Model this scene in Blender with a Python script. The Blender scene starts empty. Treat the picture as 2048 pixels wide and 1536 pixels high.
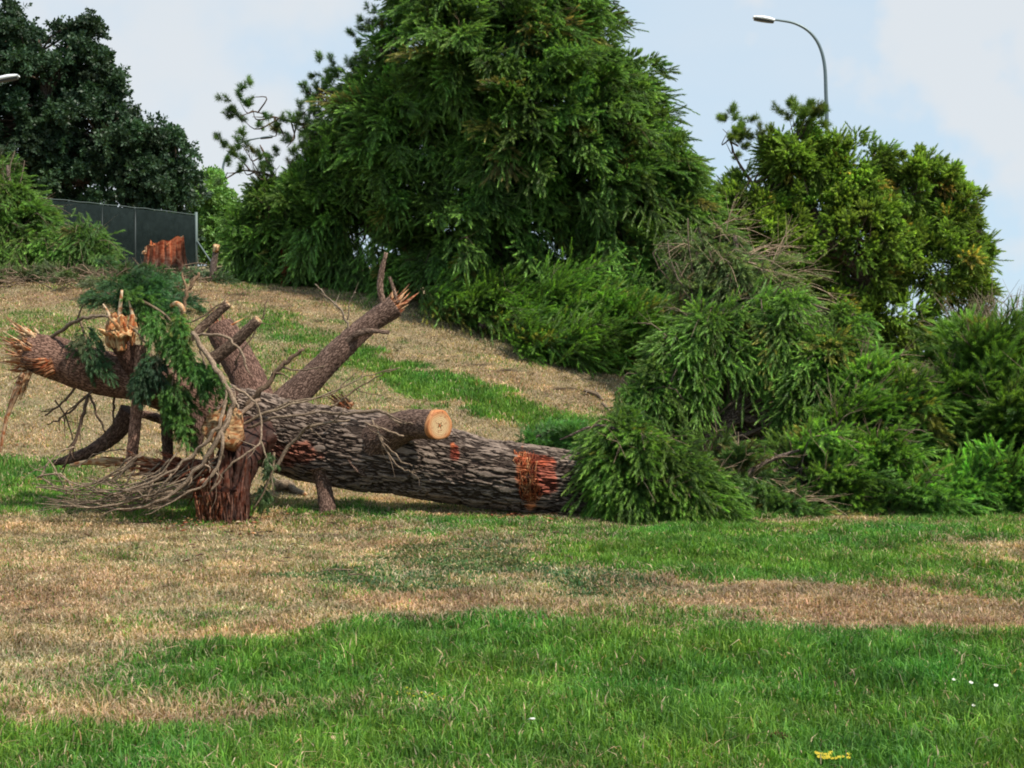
import bpy, math, random
import numpy as np
R = math.radians
rng = np.random.default_rng(7)
random.seed(7)

# ---------------------------------------------------------------- camera, sky, sun
scene = bpy.context.scene
COL = scene.collection
F = 2813.0
EYE = 1.6
PITCH = -math.atan(28 / F)
FW = np.array([0, math.cos(PITCH), math.sin(PITCH)]); UP = np.array([0, -math.sin(PITCH), math.cos(PITCH)])
def P(px, py, Y):
    d = np.array([(px - 1024) / F, 0, 0]) + UP * ((768 - py) / F) + FW
    return np.array([0, 0, EYE]) + d * (Y / d[1])
cam_d = bpy.data.cameras.new("camera")
cam_d.sensor_width = 36
cam_d.lens = 36 * F / 2048
cam_d.clip_end = 2000
cam = bpy.data.objects.new("camera", cam_d)
COL.objects.link(cam)
cam.location = (0, 0, EYE)
cam.rotation_euler = (R(90) + PITCH, 0, 0)
scene.camera = cam

SUN_EL, SUN_AZ = 55.0, 121.0       # azimuth clockwise from +Y (the view direction)
sd = np.array([math.sin(R(SUN_AZ)) * math.cos(R(SUN_EL)), math.cos(R(SUN_AZ)) * math.cos(R(SUN_EL)), math.sin(R(SUN_EL))])
world = bpy.data.worlds.new("World")
scene.world = world
world.use_nodes = True
wn = world.node_tree
wn.nodes.clear()
def N(nt, t, **k):
    n = nt.nodes.new(t)
    for a, b in k.items():
        setattr(n, a, b)
    return n
sky = N(wn, 'ShaderNodeTexSky', sky_type='NISHITA', sun_disc=False, sun_elevation=R(SUN_EL), sun_rotation=R(SUN_AZ),
        altitude=300, air_density=1.0, dust_density=0.6, ozone_density=1.6)
tc = N(wn, 'ShaderNodeTexCoord')
mp = N(wn, 'ShaderNodeMapping'); mp.inputs['Scale'].default_value = (1.0, 1.0, 3.0); mp.inputs['Location'].default_value = (1.3, 0.0, 0.35)
nz = N(wn, 'ShaderNodeTexNoise'); nz.inputs['Scale'].default_value = 2.3; nz.inputs['Detail'].default_value = 6; nz.inputs['Roughness'].default_value = 0.5
cr = N(wn, 'ShaderNodeValToRGB'); cr.color_ramp.elements[0].position = 0.40; cr.color_ramp.elements[1].position = 0.66
cr.color_ramp.elements[0].color = (0, 0, 0, 1); cr.color_ramp.elements[1].color = (0.75, 0.75, 0.75, 1)
mx = N(wn, 'ShaderNodeMix', data_type='RGBA'); mx.inputs[7].default_value = (4.95, 4.95, 4.95, 1)
mh = N(wn, 'ShaderNodeMix', data_type='RGBA'); mh.inputs[0].default_value = .85; mh.inputs[7].default_value = (3.45, 4.6, 5.6, 1)
bg = N(wn, 'ShaderNodeBackground'); bg.inputs['Strength'].default_value = 0.125
wo = N(wn, 'ShaderNodeOutputWorld')
L = wn.links.new
L(tc.outputs['Generated'], mp.inputs[0]); L(mp.outputs[0], nz.inputs['Vector']); L(nz.outputs['Fac'], cr.inputs[0])
cd = P(1960, 20, 1.0) - np.array([0, 0, EYE]); cd = cd / np.linalg.norm(cd); cd2 = P(330, 240, 1.0) - np.array([0, 0, EYE]); cd2 = cd2 / np.linalg.norm(cd2)
cl_fac = []
for dvec, lo_, hi_ in ((cd, math.cos(R(9)), math.cos(R(1.5))), (cd2, math.cos(R(13)), math.cos(R(0.5)))):
    dn = N(wn, 'ShaderNodeVectorMath', operation='DOT_PRODUCT'); dn.inputs[1].default_value = tuple(dvec)
    nn0 = N(wn, 'ShaderNodeVectorMath', operation='NORMALIZE'); L(tc.outputs['Generated'], nn0.inputs[0])
    n9 = N(wn, 'ShaderNodeTexNoise'); n9.inputs['Scale'].default_value = 14; n9.inputs['Detail'].default_value = 4; L(nn0.outputs[0], n9.inputs['Vector'])
    sb9 = N(wn, 'ShaderNodeVectorMath', operation='MULTIPLY_ADD'); sb9.inputs[1].default_value = (.045, .045, .045); L(n9.outputs['Color'], sb9.inputs[0]); L(nn0.outputs[0], sb9.inputs[2])
    sc9 = N(wn, 'ShaderNodeVectorMath', operation='SUBTRACT'); sc9.inputs[1].default_value = (.0225, .0225, .0225); L(sb9.outputs[0], sc9.inputs[0]); L(sc9.outputs[0], dn.inputs[0])
    mr9 = N(wn, 'ShaderNodeMapRange', interpolation_type='SMOOTHSTEP'); mr9.inputs[1].default_value = lo_; mr9.inputs[2].default_value = hi_; mr9.inputs[4].default_value = .72; L(dn.outputs['Value'], mr9.inputs[0]); cl_fac.append(mr9)
m9 = N(wn, 'ShaderNodeMath', operation='MAXIMUM'); L(cl_fac[0].outputs[0], m9.inputs[0]); L(cl_fac[1].outputs[0], m9.inputs[1])
mm9 = N(wn, 'ShaderNodeMath', operation='MULTIPLY'); mm9.inputs[1].default_value = .45; L(cr.outputs[0], mm9.inputs[0])
mz9 = N(wn, 'ShaderNodeMath', operation='MAXIMUM'); L(m9.outputs[0], mz9.inputs[0]); L(mm9.outputs[0], mz9.inputs[1])
L(mz9.outputs[0], mx.inputs[0]); L(sky.outputs[0], mh.inputs[6]); L(mh.outputs[2], mx.inputs[6]); L(mx.outputs[2], bg.inputs[0]); L(bg.outputs[0], wo.inputs[0])

sun_d = bpy.data.lights.new("sun", 'SUN'); sun_d.energy = 4.8; sun_d.angle = R(1.2); sun_d.color = (1.0, 0.93, 0.82)
sun = bpy.data.objects.new("sun", sun_d); COL.objects.link(sun)
from mathutils import Vector
sun.rotation_euler = Vector(sd).to_track_quat('Z', 'Y').to_euler()
vs = scene.view_settings
vs.view_transform = 'Standard'; vs.look = 'None'; vs.gamma = 1; vs.exposure = 0.40
scene.cycles.max_bounces = 6
scene.cycles.filter_width = 1.9
scene.cycles.transparent_max_bounces = 8

# ---------------------------------------------------------------- helpers
def proj(x, y, z):
    dz = z - EYE
    dep = y * FW[1] + dz * FW[2]
    return 1024 + F * x / dep, 768 - F * (y * UP[1] + dz * UP[2]) / dep

def _hash(i, j, k, s):
    h = (i.astype(np.int64) * 374761393 + j.astype(np.int64) * 668265263 + k.astype(np.int64) * 2147483647 + s * 1274126177) & 0xffffffff
    h = ((h ^ (h >> 13)) * 1274126177) & 0xffffffff
    h = h ^ (h >> 16)
    return (h & 0xffff) / 65535.0
def vnoise(p, s=0):
    p = np.asarray(p, float)
    i = np.floor(p).astype(np.int64); f = p - i; f = f * f * (3 - 2 * f)
    r = 0
    for a in (0, 1):
        for b in (0, 1):
            for c in (0, 1):
                w = (f[:, 0] if a else 1 - f[:, 0]) * (f[:, 1] if b else 1 - f[:, 1]) * (f[:, 2] if c else 1 - f[:, 2])
                r = r + w * _hash(i[:, 0] + a, i[:, 1] + b, i[:, 2] + c, s)
    return r
def fbm(p, o=3, s=0):
    r = 0; a = 0.5; t = 0
    for q in range(o):
        r = r + a * vnoise(p * 2 ** q, s + q); t += a; a *= .5
    return r / t

def sp(v, w):
    return np.logaddexp(0, v / w) * w
SX = [-60, -14, -10, -6, -2, 1.84, 6, 10, 20, 60]
SV = [.27, .29, .297, .295, .267, .21, .15, .12, .09, .07]
def H(x, y):
    x = np.asarray(x, float); y = np.asarray(y, float)
    s = sum(np.interp(x + d, SX, SV) for d in (-2, -1, 0, 1, 2)) / 5
    r = sp(y - 17.2, .8) - .70 * sp(y - 28.7, .6) - .24 * sp(y - 62, 3) - .06 * sp(y - 120, 5)
    q = np.stack([np.ravel(x + 0 * y), np.ravel(y + 0 * x), np.zeros(np.size(x + 0 * y))], 1)
    b = (fbm(q * .45, 2, 5) - .5) * .12 + (fbm(q * 1.9, 2, 9) - .5) * .05
    return s * r + b.reshape(np.shape(x + 0 * y)) * np.clip((y - 2) / 6, 0, 1)
def h1(x, y):
    return float(H(np.array([x]), np.array([y]))[0])
def G(px, py):
    """point of the ground seen at a pixel"""
    e = np.array([0, 0, EYE]); d = P(px, py, 1.0) - e
    Y = np.arange(4, 45, .1); q = e + d * Y[:, None]; k = np.where(q[:, 2] < H(q[:, 0], q[:, 1]))[0]
    if not len(k): return P(px, py, 40)
    Y = np.linspace(Y[k[0]] - .1, Y[k[0]], 12); q = e + d * Y[:, None]; k = np.where(q[:, 2] < H(q[:, 0], q[:, 1]))[0]
    return q[k[0] if len(k) else -1]

def nrm(v):
    return v / np.maximum(np.linalg.norm(v, axis=-1, keepdims=True), 1e-9)

def mesh_obj(name, verts, faces, mat, parent=None, col=None, bk=None, smooth=False):
    """faces: list of (n,k) arrays"""
    verts = np.asarray(verts, np.float32)
    if not isinstance(faces, list): faces = [faces]
    faces = [np.asarray(f, np.int32) for f in faces if len(f)]
    me = bpy.data.meshes.new(name)
    me.vertices.add(len(verts)); me.vertices.foreach_set('co', verts.ravel())
    nl = sum(f.size for f in faces); nf = sum(len(f) for f in faces)
    me.loops.add(nl); me.loops.foreach_set('vertex_index', np.concatenate([f.ravel() for f in faces]))
    tot = np.concatenate([np.full(len(f), f.shape[1], np.int32) for f in faces])
    st = np.concatenate([[0], np.cumsum(tot)[:-1]]).astype(np.int32)
    me.polygons.add(nf); me.polygons.foreach_set('loop_start', st)
    try: me.polygons.foreach_set('loop_total', tot)
    except Exception: pass
    if smooth: me.polygons.foreach_set('use_smooth', np.ones(nf, bool))
    me.update(calc_edges=True)
    if col is not None:
        a = me.attributes.new('Col', 'FLOAT_COLOR', 'POINT')
        c = np.ones((len(verts), 4), np.float32); c[:, :3] = col; a.data.foreach_set('color', c.ravel())
    if bk is not None:
        a = me.attributes.new('bk', 'FLOAT_VECTOR', 'POINT')
        a.data.foreach_set('vector', np.asarray(bk, np.float32).ravel())
    me.materials.append(mat)
    o = bpy.data.objects.new(name, me)
    COL.objects.link(o)
    if parent is not None:
        o.parent = parent
        o.matrix_parent_inverse = parent.matrix_world.inverted()
    return o
def tag(o, label=None, cat=None, group=None, kind=None):
    for k, v in (('label', label), ('category', cat), ('group', group), ('kind', kind)):
        if v: o[k] = v
    return o
def thing(name, label, cat, loc, group=None):
    o = bpy.data.objects.new(name, None); COL.objects.link(o)
    o.location = [float(v) for v in loc]; o.empty_display_size = .2
    o.matrix_world = __import__('mathutils').Matrix.Translation(o.location)
    return tag(o, label, cat, group)

class Buf:
    def __init__(s): s.v = []; s.f = {}; s.c = []; s.b = []; s.n = 0
    def add(s, v, f, c=(1, 1, 1), b=None):
        v = np.asarray(v, float).reshape(-1, 3)
        fl = f if isinstance(f, list) else [f]
        for q in fl:
            q = np.asarray(q, np.int64)
            if len(q): s.f.setdefault(q.shape[1], []).append(q + s.n)
        s.v.append(v); c = np.asarray(c, float)
        s.c.append(np.broadcast_to(c, v.shape) if c.ndim == 1 else c)
        s.b.append(v * 1.0 if b is None else b)
        s.n += len(v)
        return s
    def make(s, name, mat, parent=None, smooth=False):
        return mesh_obj(name, np.concatenate(s.v), [np.concatenate(q) for q in s.f.values()], mat, parent,
                        np.concatenate(s.c), np.concatenate(s.b), smooth)

def smooth_path(pts, n):
    pts = np.asarray(pts, float)
    if len(pts) < 3:
        t = np.linspace(0, 1, n)[:, None]; return pts[0] * (1 - t) + pts[-1] * t
    q = np.vstack([2 * pts[0] - pts[1], pts, 2 * pts[-1] - pts[-2]])
    u = np.linspace(0, len(pts) - 1 - 1e-6, n); i = u.astype(int); t = (u - i)[:, None]
    a, b, c, d = q[i], q[i + 1], q[i + 2], q[i + 3]
    return .5 * (2 * b + (c - a) * t + (2 * a - 5 * b + 4 * c - d) * t * t + (3 * b - a - 3 * c + d) * t ** 3)
def frames(p):
    t = nrm(np.gradient(p, axis=0))
    ref = np.array([0, 0, 1.]) if abs(t[0][2]) < .8 else np.array([1., 0, 0])
    u = np.zeros_like(p); u[0] = nrm(np.cross(t[0], ref))
    for i in range(1, len(p)):
        w = u[i - 1] - t[i] * np.dot(u[i - 1], t[i]); u[i] = w / max(np.linalg.norm(w), 1e-9)
    return t, u, np.cross(t, u)
def tube(buf, pts, n=None, seg=8, col=(1, 1, 1), lump=.0, cap=True, seed=0, step=None):
    """pts rows: x,y,z,r"""
    pts = np.asarray(pts, float)
    ln = np.linalg.norm(np.diff(pts[:, :3], axis=0), axis=1).sum()
    if n is None: n = max(3, int(ln / (step or .08)) + 1)
    q = smooth_path(pts, n); p, r = q[:, :3], np.maximum(q[:, 3], .0005)
    t, u, w = frames(p)
    th = np.linspace(0, 2 * math.pi, seg, endpoint=False)
    s = np.concatenate([[0], np.cumsum(np.linalg.norm(np.diff(p, axis=0), axis=1))])
    rr = np.repeat(r[:, None], seg, 1)
    if lump:
        c3 = np.stack([np.repeat(s[:, None], seg, 1).ravel() * 2.2, (np.cos(th)[None] * rr * 4).ravel(), (np.sin(th)[None] * rr * 4).ravel()], 1)
        rr = rr * (1 + lump * (fbm(c3 + seed * 7.3, 3, seed) - .5).reshape(rr.shape) * 2)
    v = p[:, None] + u[:, None] * (np.cos(th)[None, :, None] * rr[..., None]) + w[:, None] * (np.sin(th)[None, :, None] * rr[..., None])
    bk = np.stack([np.repeat(s[:, None], seg, 1), np.cos(th)[None] * rr, np.sin(th)[None] * rr], -1).reshape(-1, 3)
    bk = bk + np.array([seed * 3.7, seed * 1.3, 0])
    i = np.arange(n - 1)[:, None] * seg; j = np.arange(seg)[None]; k = (j + 1) % seg
    f = np.stack([i + j, i + k, i + seg + k, i + seg + j], -1).reshape(-1, 4)
    v = v.reshape(-1, 3); fl = [f]
    c = np.broadcast_to(np.asarray(col, float), v.shape)
    if cap:
        m = len(v); v = np.vstack([v, p[0], p[-1]]); bk = np.vstack([bk, [0, 0, 0], [s[-1], 0, 0]]); c = np.vstack([c, c[:1], c[-1:]])
        jj = np.arange(seg)
        fl.append(np.stack([np.full(seg, m), (jj + 1) % seg, jj], 1))
        e = (n - 1) * seg
        fl.append(np.stack([np.full(seg, m + 1), e + jj, e + (jj + 1) % seg], 1))
    buf.add(v, fl, c, bk)
    return p, r, t, u, w
def PX(rows):
    """rows px,py,r_px,Y -> x,y,z,r"""
    return np.array([list(P(a, b, d)) + [c / F * d] for a, b, c, d in rows])
def splinters(buf, c, d, rad, n, ln, w=.012, cols=((.62, .42, .22), (.5, .26, .12)), spread=.25, sd_=None):
    """torn wood fibres: thin four-sided spikes"""
    c = np.asarray(c, float); d = nrm(np.asarray(d, float))
    a = nrm(np.cross(d, [0.3, .2, 1])); b = np.cross(d, a)
    for i in range(n):
        rr = rad * math.sqrt(random.random()); th = random.random() * 6.283
        base = c + (a * math.cos(th) + b * math.sin(th)) * rr - d * ln * .3
        dd = nrm(d + a * random.gauss(0, spread) + b * random.gauss(0, spread))
        l = ln * min(1.9, .62 * math.exp(random.gauss(0, .5))) * (1.25 - .5 * rr / max(rad, 1e-6)); ww = w * random.uniform(.5, 2.3)
        e1 = nrm(np.cross(dd, [random.random(), random.random(), random.random()])); e2 = np.cross(dd, e1) * random.uniform(.3, .7)
        k = base + dd * l * .6
        v = [base + e1 * ww, base + e2 * ww, base - e1 * ww, base - e2 * ww,
             k + e1 * ww * .8, k + e2 * ww * .8, k - e1 * ww * .8, k - e2 * ww * .8,
             base + dd * l * 1.2 + e1 * ww * random.uniform(-1, 1)]
        f4 = [[0, 1, 5, 4], [1, 2, 6, 5], [2, 3, 7, 6], [3, 0, 4, 7]]; f3 = [[4, 5, 8], [5, 6, 8], [6, 7, 8], [7, 4, 8]]
        m = random.random(); cc = np.array(cols[0]) * m + np.array(cols[1]) * (1 - m)
        buf.add(v, [np.array(f4), np.array(f3)], cc * random.uniform(.75, 1.15))

# ---------------------------------------------------------------- materials
def newmat(name):
    m = bpy.data.materials.new(name); m.use_nodes = True; nt = m.node_tree; nt.nodes.clear()
    o = N(nt, 'ShaderNodeOutputMaterial'); return m, nt, o
def foliage_mat(name, trans=.3, rough=.55, spec=.3, vs_=3.0, amt=.5, hue=(1, 1, 1)):
    m, nt, o = newmat(name); l = nt.links.new
    at = N(nt, 'ShaderNodeAttribute', attribute_name='Col')
    tcn = N(nt, 'ShaderNodeTexCoord'); nzn = N(nt, 'ShaderNodeTexNoise'); nzn.inputs['Scale'].default_value = vs_; nzn.inputs['Detail'].default_value = 3
    l(tcn.outputs['Object'], nzn.inputs['Vector'])
    mr = N(nt, 'ShaderNodeMapRange'); mr.inputs[1].default_value = .3; mr.inputs[2].default_value = .7
    mr.inputs[3].default_value = 1 - amt * .5; mr.inputs[4].default_value = 1 + amt * .5
    l(nzn.outputs['Fac'], mr.inputs[0])
    vm = N(nt, 'ShaderNodeVectorMath', operation='SCALE'); l(at.outputs['Color'], vm.inputs[0]); l(mr.outputs[0], vm.inputs['Scale'])
    pb = N(nt, 'ShaderNodeBsdfPrincipled'); pb.inputs['Roughness'].default_value = rough; pb.inputs['Specular IOR Level'].default_value = spec
    l(vm.outputs[0], pb.inputs['Base Color'])
    tr = N(nt, 'ShaderNodeBsdfTranslucent')
    v2 = N(nt, 'ShaderNodeVectorMath', operation='MULTIPLY'); v2.inputs[1].default_value = (1.25, 1.25, .6); l(vm.outputs[0], v2.inputs[0]); l(v2.outputs[0], tr.inputs[0])
    ms = N(nt, 'ShaderNodeMixShader'); ms.inputs[0].default_value = trans
    l(pb.outputs[0], ms.inputs[1]); l(tr.outputs[0], ms.inputs[2]); l(ms.outputs[0], o.inputs[0])
    return m
M_NEEDLE = foliage_mat('needles', .38, .5, .35, 1.3, .7)
M_LEAF = foliage_mat('broad_leaves', .22, .5, .35, 1.0, .5)
M_GRASS = foliage_mat('grass_blades', .35, .55, .25, 2.0, .45)

def bark_mat(name, sc, crest, crest2, furrow, depth, true_disp=False, fw=.16):
    m, nt, o = newmat(name); l = nt.links.new
    at = N(nt, 'ShaderNodeAttribute', attribute_name='bk'); ac = N(nt, 'ShaderNodeAttribute', attribute_name='Col')
    m1 = N(nt, 'ShaderNodeMapping'); m1.inputs['Scale'].default_value = sc; l(at.outputs['Vector'], m1.inputs[0])
    n1 = N(nt, 'ShaderNodeTexNoise'); n1.inputs['Scale'].default_value = 1.1; n1.inputs['Detail'].default_value = 3; l(m1.outputs[0], n1.inputs['Vector'])
    sb = N(nt, 'ShaderNodeVectorMath', operation='SUBTRACT'); sb.inputs[1].default_value = (.5, .5, .5); l(n1.outputs['Color'], sb.inputs[0])
    s2 = N(nt, 'ShaderNodeVectorMath', operation='SCALE'); s2.inputs['Scale'].default_value = 2.1; l(sb.outputs[0], s2.inputs[0])
    ad = N(nt, 'ShaderNodeVectorMath', operation='ADD'); l(m1.outputs[0], ad.inputs[0]); l(s2.outputs[0], ad.inputs[1])
    vo = N(nt, 'ShaderNodeTexVoronoi', feature='DISTANCE_TO_EDGE'); vo.inputs['Scale'].default_value = 1.0; l(ad.outputs[0], vo.inputs['Vector'])
    vc = N(nt, 'ShaderNodeTexVoronoi', feature='F1'); l(ad.outputs[0], vc.inputs['Vector'])
    r1 = N(nt, 'ShaderNodeMapRange', interpolation_type='SMOOTHSTEP'); r1.inputs[1].default_value = .0; r1.inputs[2].default_value = fw; l(vo.outputs['Distance'], r1.inputs[0])
    n2 = N(nt, 'ShaderNodeTexNoise'); n2.inputs['Scale'].default_value = 28; n2.inputs['Detail'].default_value = 5; l(at.outputs['Vector'], n2.inputs['Vector'])
    cm = N(nt, 'ShaderNodeMix', data_type='RGBA'); cm.inputs[6].default_value = (*crest, 1); cm.inputs[7].default_value = (*crest2, 1)
    sx = N(nt, 'ShaderNodeSeparateColor'); l(vc.outputs['Color'], sx.inputs[0])
    mm = N(nt, 'ShaderNodeMath', operation='MULTIPLY_ADD'); mm.inputs[1].default_value = .6; l(sx.outputs[0], mm.inputs[0])
    mq = N(nt, 'ShaderNodeMath', operation='MULTIPLY_ADD'); mq.inputs[1].default_value = 1.4; mq.inputs[2].default_value = -.5; l(n2.outputs['Fac'], mq.inputs[0])
    l(mq.outputs[0], mm.inputs[2]); mm.use_clamp = True
    l(mm.outputs[0], cm.inputs[0])
    fm = N(nt, 'ShaderNodeMix', data_type='RGBA'); fm.inputs[6].default_value = (*furrow, 1); l(r1.outputs[0], fm.inputs[0]); l(cm.outputs[2], fm.inputs[7])
    mu = N(nt, 'ShaderNodeVectorMath', operation='MULTIPLY'); l(fm.outputs[2], mu.inputs[0]); l(ac.outputs['Color'], mu.inputs[1])
    pb = N(nt, 'ShaderNodeBsdfPrincipled'); pb.inputs['Roughness'].default_value = .85; pb.inputs['Specular IOR Level'].default_value = .15
    l(mu.outputs[0], pb.inputs['Base Color'])
    hh = N(nt, 'ShaderNodeMath', operation='MULTIPLY_ADD'); hh.inputs[1].default_value = .22; l(n2.outputs['Fac'], hh.inputs[0]); l(r1.outputs[0], hh.inputs[2])
    if true_disp:
        dn = N(nt, 'ShaderNodeDisplacement'); dn.inputs['Midlevel'].default_value = .8; dn.inputs['Scale'].default_value = depth
        l(hh.outputs[0], dn.inputs['Height']); l(dn.outputs[0], o.inputs['Displacement'])
        m.displacement_method = 'BOTH'
    else:
        bp = N(nt, 'ShaderNodeBump'); bp.inputs['Strength'].default_value = 1; bp.inputs['Distance'].default_value = depth
        l(hh.outputs[0], bp.inputs['Height']); l(bp.outputs[0], pb.inputs['Normal'])
    l(pb.outputs[0], o.inputs[0])
    return m
M_BARK = bark_mat('furrowed_bark', (3.3, 20, 20), (.250, .190, .152), (.120, .088, .070), (.028, .018, .014), .030, True, .26)
M_LIMB = bark_mat('scaly_limb_bark', (15, 42, 42), (.26, .195, .162), (.150, .108, .088), (.050, .032, .025), .007, True, .22)
M_TWIG = bark_mat('twig_bark', (20, 60, 60), (.30, .25, .20), (.21, .17, .135), (.12, .09, .07), .002, False, .2)

def wood_mat(name, depth=.006):
    m, nt, o = newmat(name); l = nt.links.new
    at = N(nt, 'ShaderNodeAttribute', attribute_name='bk'); ac = N(nt, 'ShaderNodeAttribute', attribute_name='Col')
    m1 = N(nt, 'ShaderNodeMapping'); m1.inputs['Scale'].default_value = (4, 40, 40); l(at.outputs['Vector'], m1.inputs[0])
    n1 = N(nt, 'ShaderNodeTexNoise'); n1.inputs['Scale'].default_value = 1.0; n1.inputs['Detail'].default_value = 5; l(m1.outputs[0], n1.inputs['Vector'])
    mr = N(nt, 'ShaderNodeMapRange'); mr.inputs[1].default_value = .3; mr.inputs[2].default_value = .7; mr.inputs[3].default_value = .35; mr.inputs[4].default_value = 1.2
    l(n1.outputs['Fac'], mr.inputs[0])
    n5 = N(nt, 'ShaderNodeTexNoise'); n5.inputs['Scale'].default_value = 19; n5.inputs['Detail'].default_value = 4; l(at.outputs['Vector'], n5.inputs['Vector'])
    r5 = N(nt, 'ShaderNodeValToRGB'); r5.color_ramp.elements[0].position = .40; r5.color_ramp.elements[0].color = (.62, .33, .2, 1); r5.color_ramp.elements[1].position = .56; r5.color_ramp.elements[1].color = (1, 1, 1, 1); l(n5.outputs['Fac'], r5.inputs[0])
    m5 = N(nt, 'ShaderNodeVectorMath', operation='MULTIPLY'); l(ac.outputs['Color'], m5.inputs[0]); l(r5.outputs[0], m5.inputs[1])
    vm = N(nt, 'ShaderNodeVectorMath', operation='SCALE'); l(m5.outputs[0], vm.inputs[0]); l(mr.outputs[0], vm.inputs['Scale'])
    pb = N(nt, 'ShaderNodeBsdfPrincipled'); pb.inputs['Roughness'].default_value = .7; pb.inputs['Specular IOR Level'].default_value = .2
    l(vm.outputs[0], pb.inputs['Base Color'])
    bp = N(nt, 'ShaderNodeBump'); bp.inputs['Strength'].default_value = .8; bp.inputs['Distance'].default_value = depth
    l(n1.outputs['Fac'], bp.inputs['Height']); l(bp.outputs[0], pb.inputs['Normal']); l(pb.outputs[0], o.inputs[0])
    return m
M_WOOD = wood_mat('torn_wood')
def ring_mat():
    m, nt, o = newmat('sawn_wood_rings'); l = nt.links.new
    at = N(nt, 'ShaderNodeAttribute', attribute_name='bk')
    ln = N(nt, 'ShaderNodeVectorMath', operation='LENGTH')
    n1 = N(nt, 'ShaderNodeTexNoise'); n1.inputs['Scale'].default_value = 14; n1.inputs['Detail'].default_value = 4; l(at.outputs['Vector'], n1.inputs['Vector'])
    l(at.outputs['Vector'], ln.inputs[0])
    a = N(nt, 'ShaderNodeMath', operation='MULTIPLY_ADD'); a.inputs[1].default_value = .035; l(n1.outputs['Fac'], a.inputs[0]); l(ln.outputs['Value'], a.inputs[2])
    s = N(nt, 'ShaderNodeMath', operation='MULTIPLY'); s.inputs[1].default_value = 330; l(a.outputs[0], s.inputs[0])
    si = N(nt, 'ShaderNodeMath', operation='SINE'); l(s.outputs[0], si.inputs[0])
    r = N(nt, 'ShaderNodeMapRange'); r.inputs[1].default_value = -1; l(si.outputs[0], r.inputs[0])
    c = N(nt, 'ShaderNodeMix', data_type='RGBA'); c.inputs[6].default_value = (.42, .26, .12, 1); c.inputs[7].default_value = (.62, .44, .24, 1); l(r.outputs[0], c.inputs[0])
    r2 = N(nt, 'ShaderNodeValToRGB'); e = r2.color_ramp.elements; e[0].position = .0; e[0].color = (1, 1, 1, 1); e[1].position = .5; e[1].color = (1, 1, 1, 1)
    e[0].color = (.75, .3, .12, 1); x = e.new(.13); x.color = (.75, .3, .12, 1); x = e.new(.18); x.color = (1, 1, 1, 1); x = e.new(.74); x.color = (1, 1, 1, 1); e[-1].position = .85; e[-1].color = (.85, .42, .22, 1)
    k = N(nt, 'ShaderNodeMath', operation='MULTIPLY'); k.inputs[1].default_value = 4.9; l(a.outputs[0], k.inputs[0]); l(k.outputs[0], r2.inputs[0])
    n3 = N(nt, 'ShaderNodeTexNoise'); n3.inputs['Scale'].default_value = 26; l(at.outputs['Vector'], n3.inputs['Vector'])
    r3 = N(nt, 'ShaderNodeValToRGB'); r3.color_ramp.elements[0].position = .26; r3.color_ramp.elements[0].color = (.45, .16, .07, 1); r3.color_ramp.elements[1].position = .42; r3.color_ramp.elements[1].color = (1, 1, 1, 1)
    l(n3.outputs['Fac'], r3.inputs[0])
    mu = N(nt, 'ShaderNodeVectorMath', operation='MULTIPLY'); l(c.outputs[2], mu.inputs[0]); l(r2.outputs[0], mu.inputs[1])
    mu2 = N(nt, 'ShaderNodeVectorMath', operation='MULTIPLY'); l(mu.outputs[0], mu2.inputs[0]); l(r3.outputs[0], mu2.inputs[1])
    pb = N(nt, 'ShaderNodeBsdfPrincipled'); pb.inputs['Roughness'].default_value = .7; l(mu2.outputs[0], pb.inputs['Base Color']); l(pb.outputs[0], o.inputs[0])
    return m
M_RING = ring_mat()
def plain(name, c, rough=.5, metal=0, nscale=40, namt=.25, bump=.0):
    m, nt, o = newmat(name); l = nt.links.new
    t = N(nt, 'ShaderNodeTexCoord'); n1 = N(nt, 'ShaderNodeTexNoise'); n1.inputs['Scale'].default_value = nscale; n1.inputs['Detail'].default_value = 4; l(t.outputs['Object'], n1.inputs['Vector'])
    mr = N(nt, 'ShaderNodeMapRange'); mr.inputs[3].default_value = 1 - namt; mr.inputs[4].default_value = 1 + namt; l(n1.outputs['Fac'], mr.inputs[0])
    vm = N(nt, 'ShaderNodeVectorMath', operation='SCALE'); vm.inputs[0].default_value = c; l(mr.outputs[0], vm.inputs['Scale'])
    pb = N(nt, 'ShaderNodeBsdfPrincipled'); pb.inputs['Roughness'].default_value = rough; pb.inputs['Metallic'].default_value = metal
    l(vm.outputs[0], pb.inputs['Base Color'])
    if bump:
        bp = N(nt, 'ShaderNodeBump'); bp.inputs['Distance'].default_value = bump; l(n1.outputs['Fac'], bp.inputs['Height']); l(bp.outputs[0], pb.inputs['Normal'])
    l(pb.outputs[0], o.inputs[0]); return m

# ---------------------------------------------------------------- ground colour field (lawn mown in bands, dry and green patches)
TAN, GRN, CLV, RED = 0, 1, 2, 3
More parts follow.
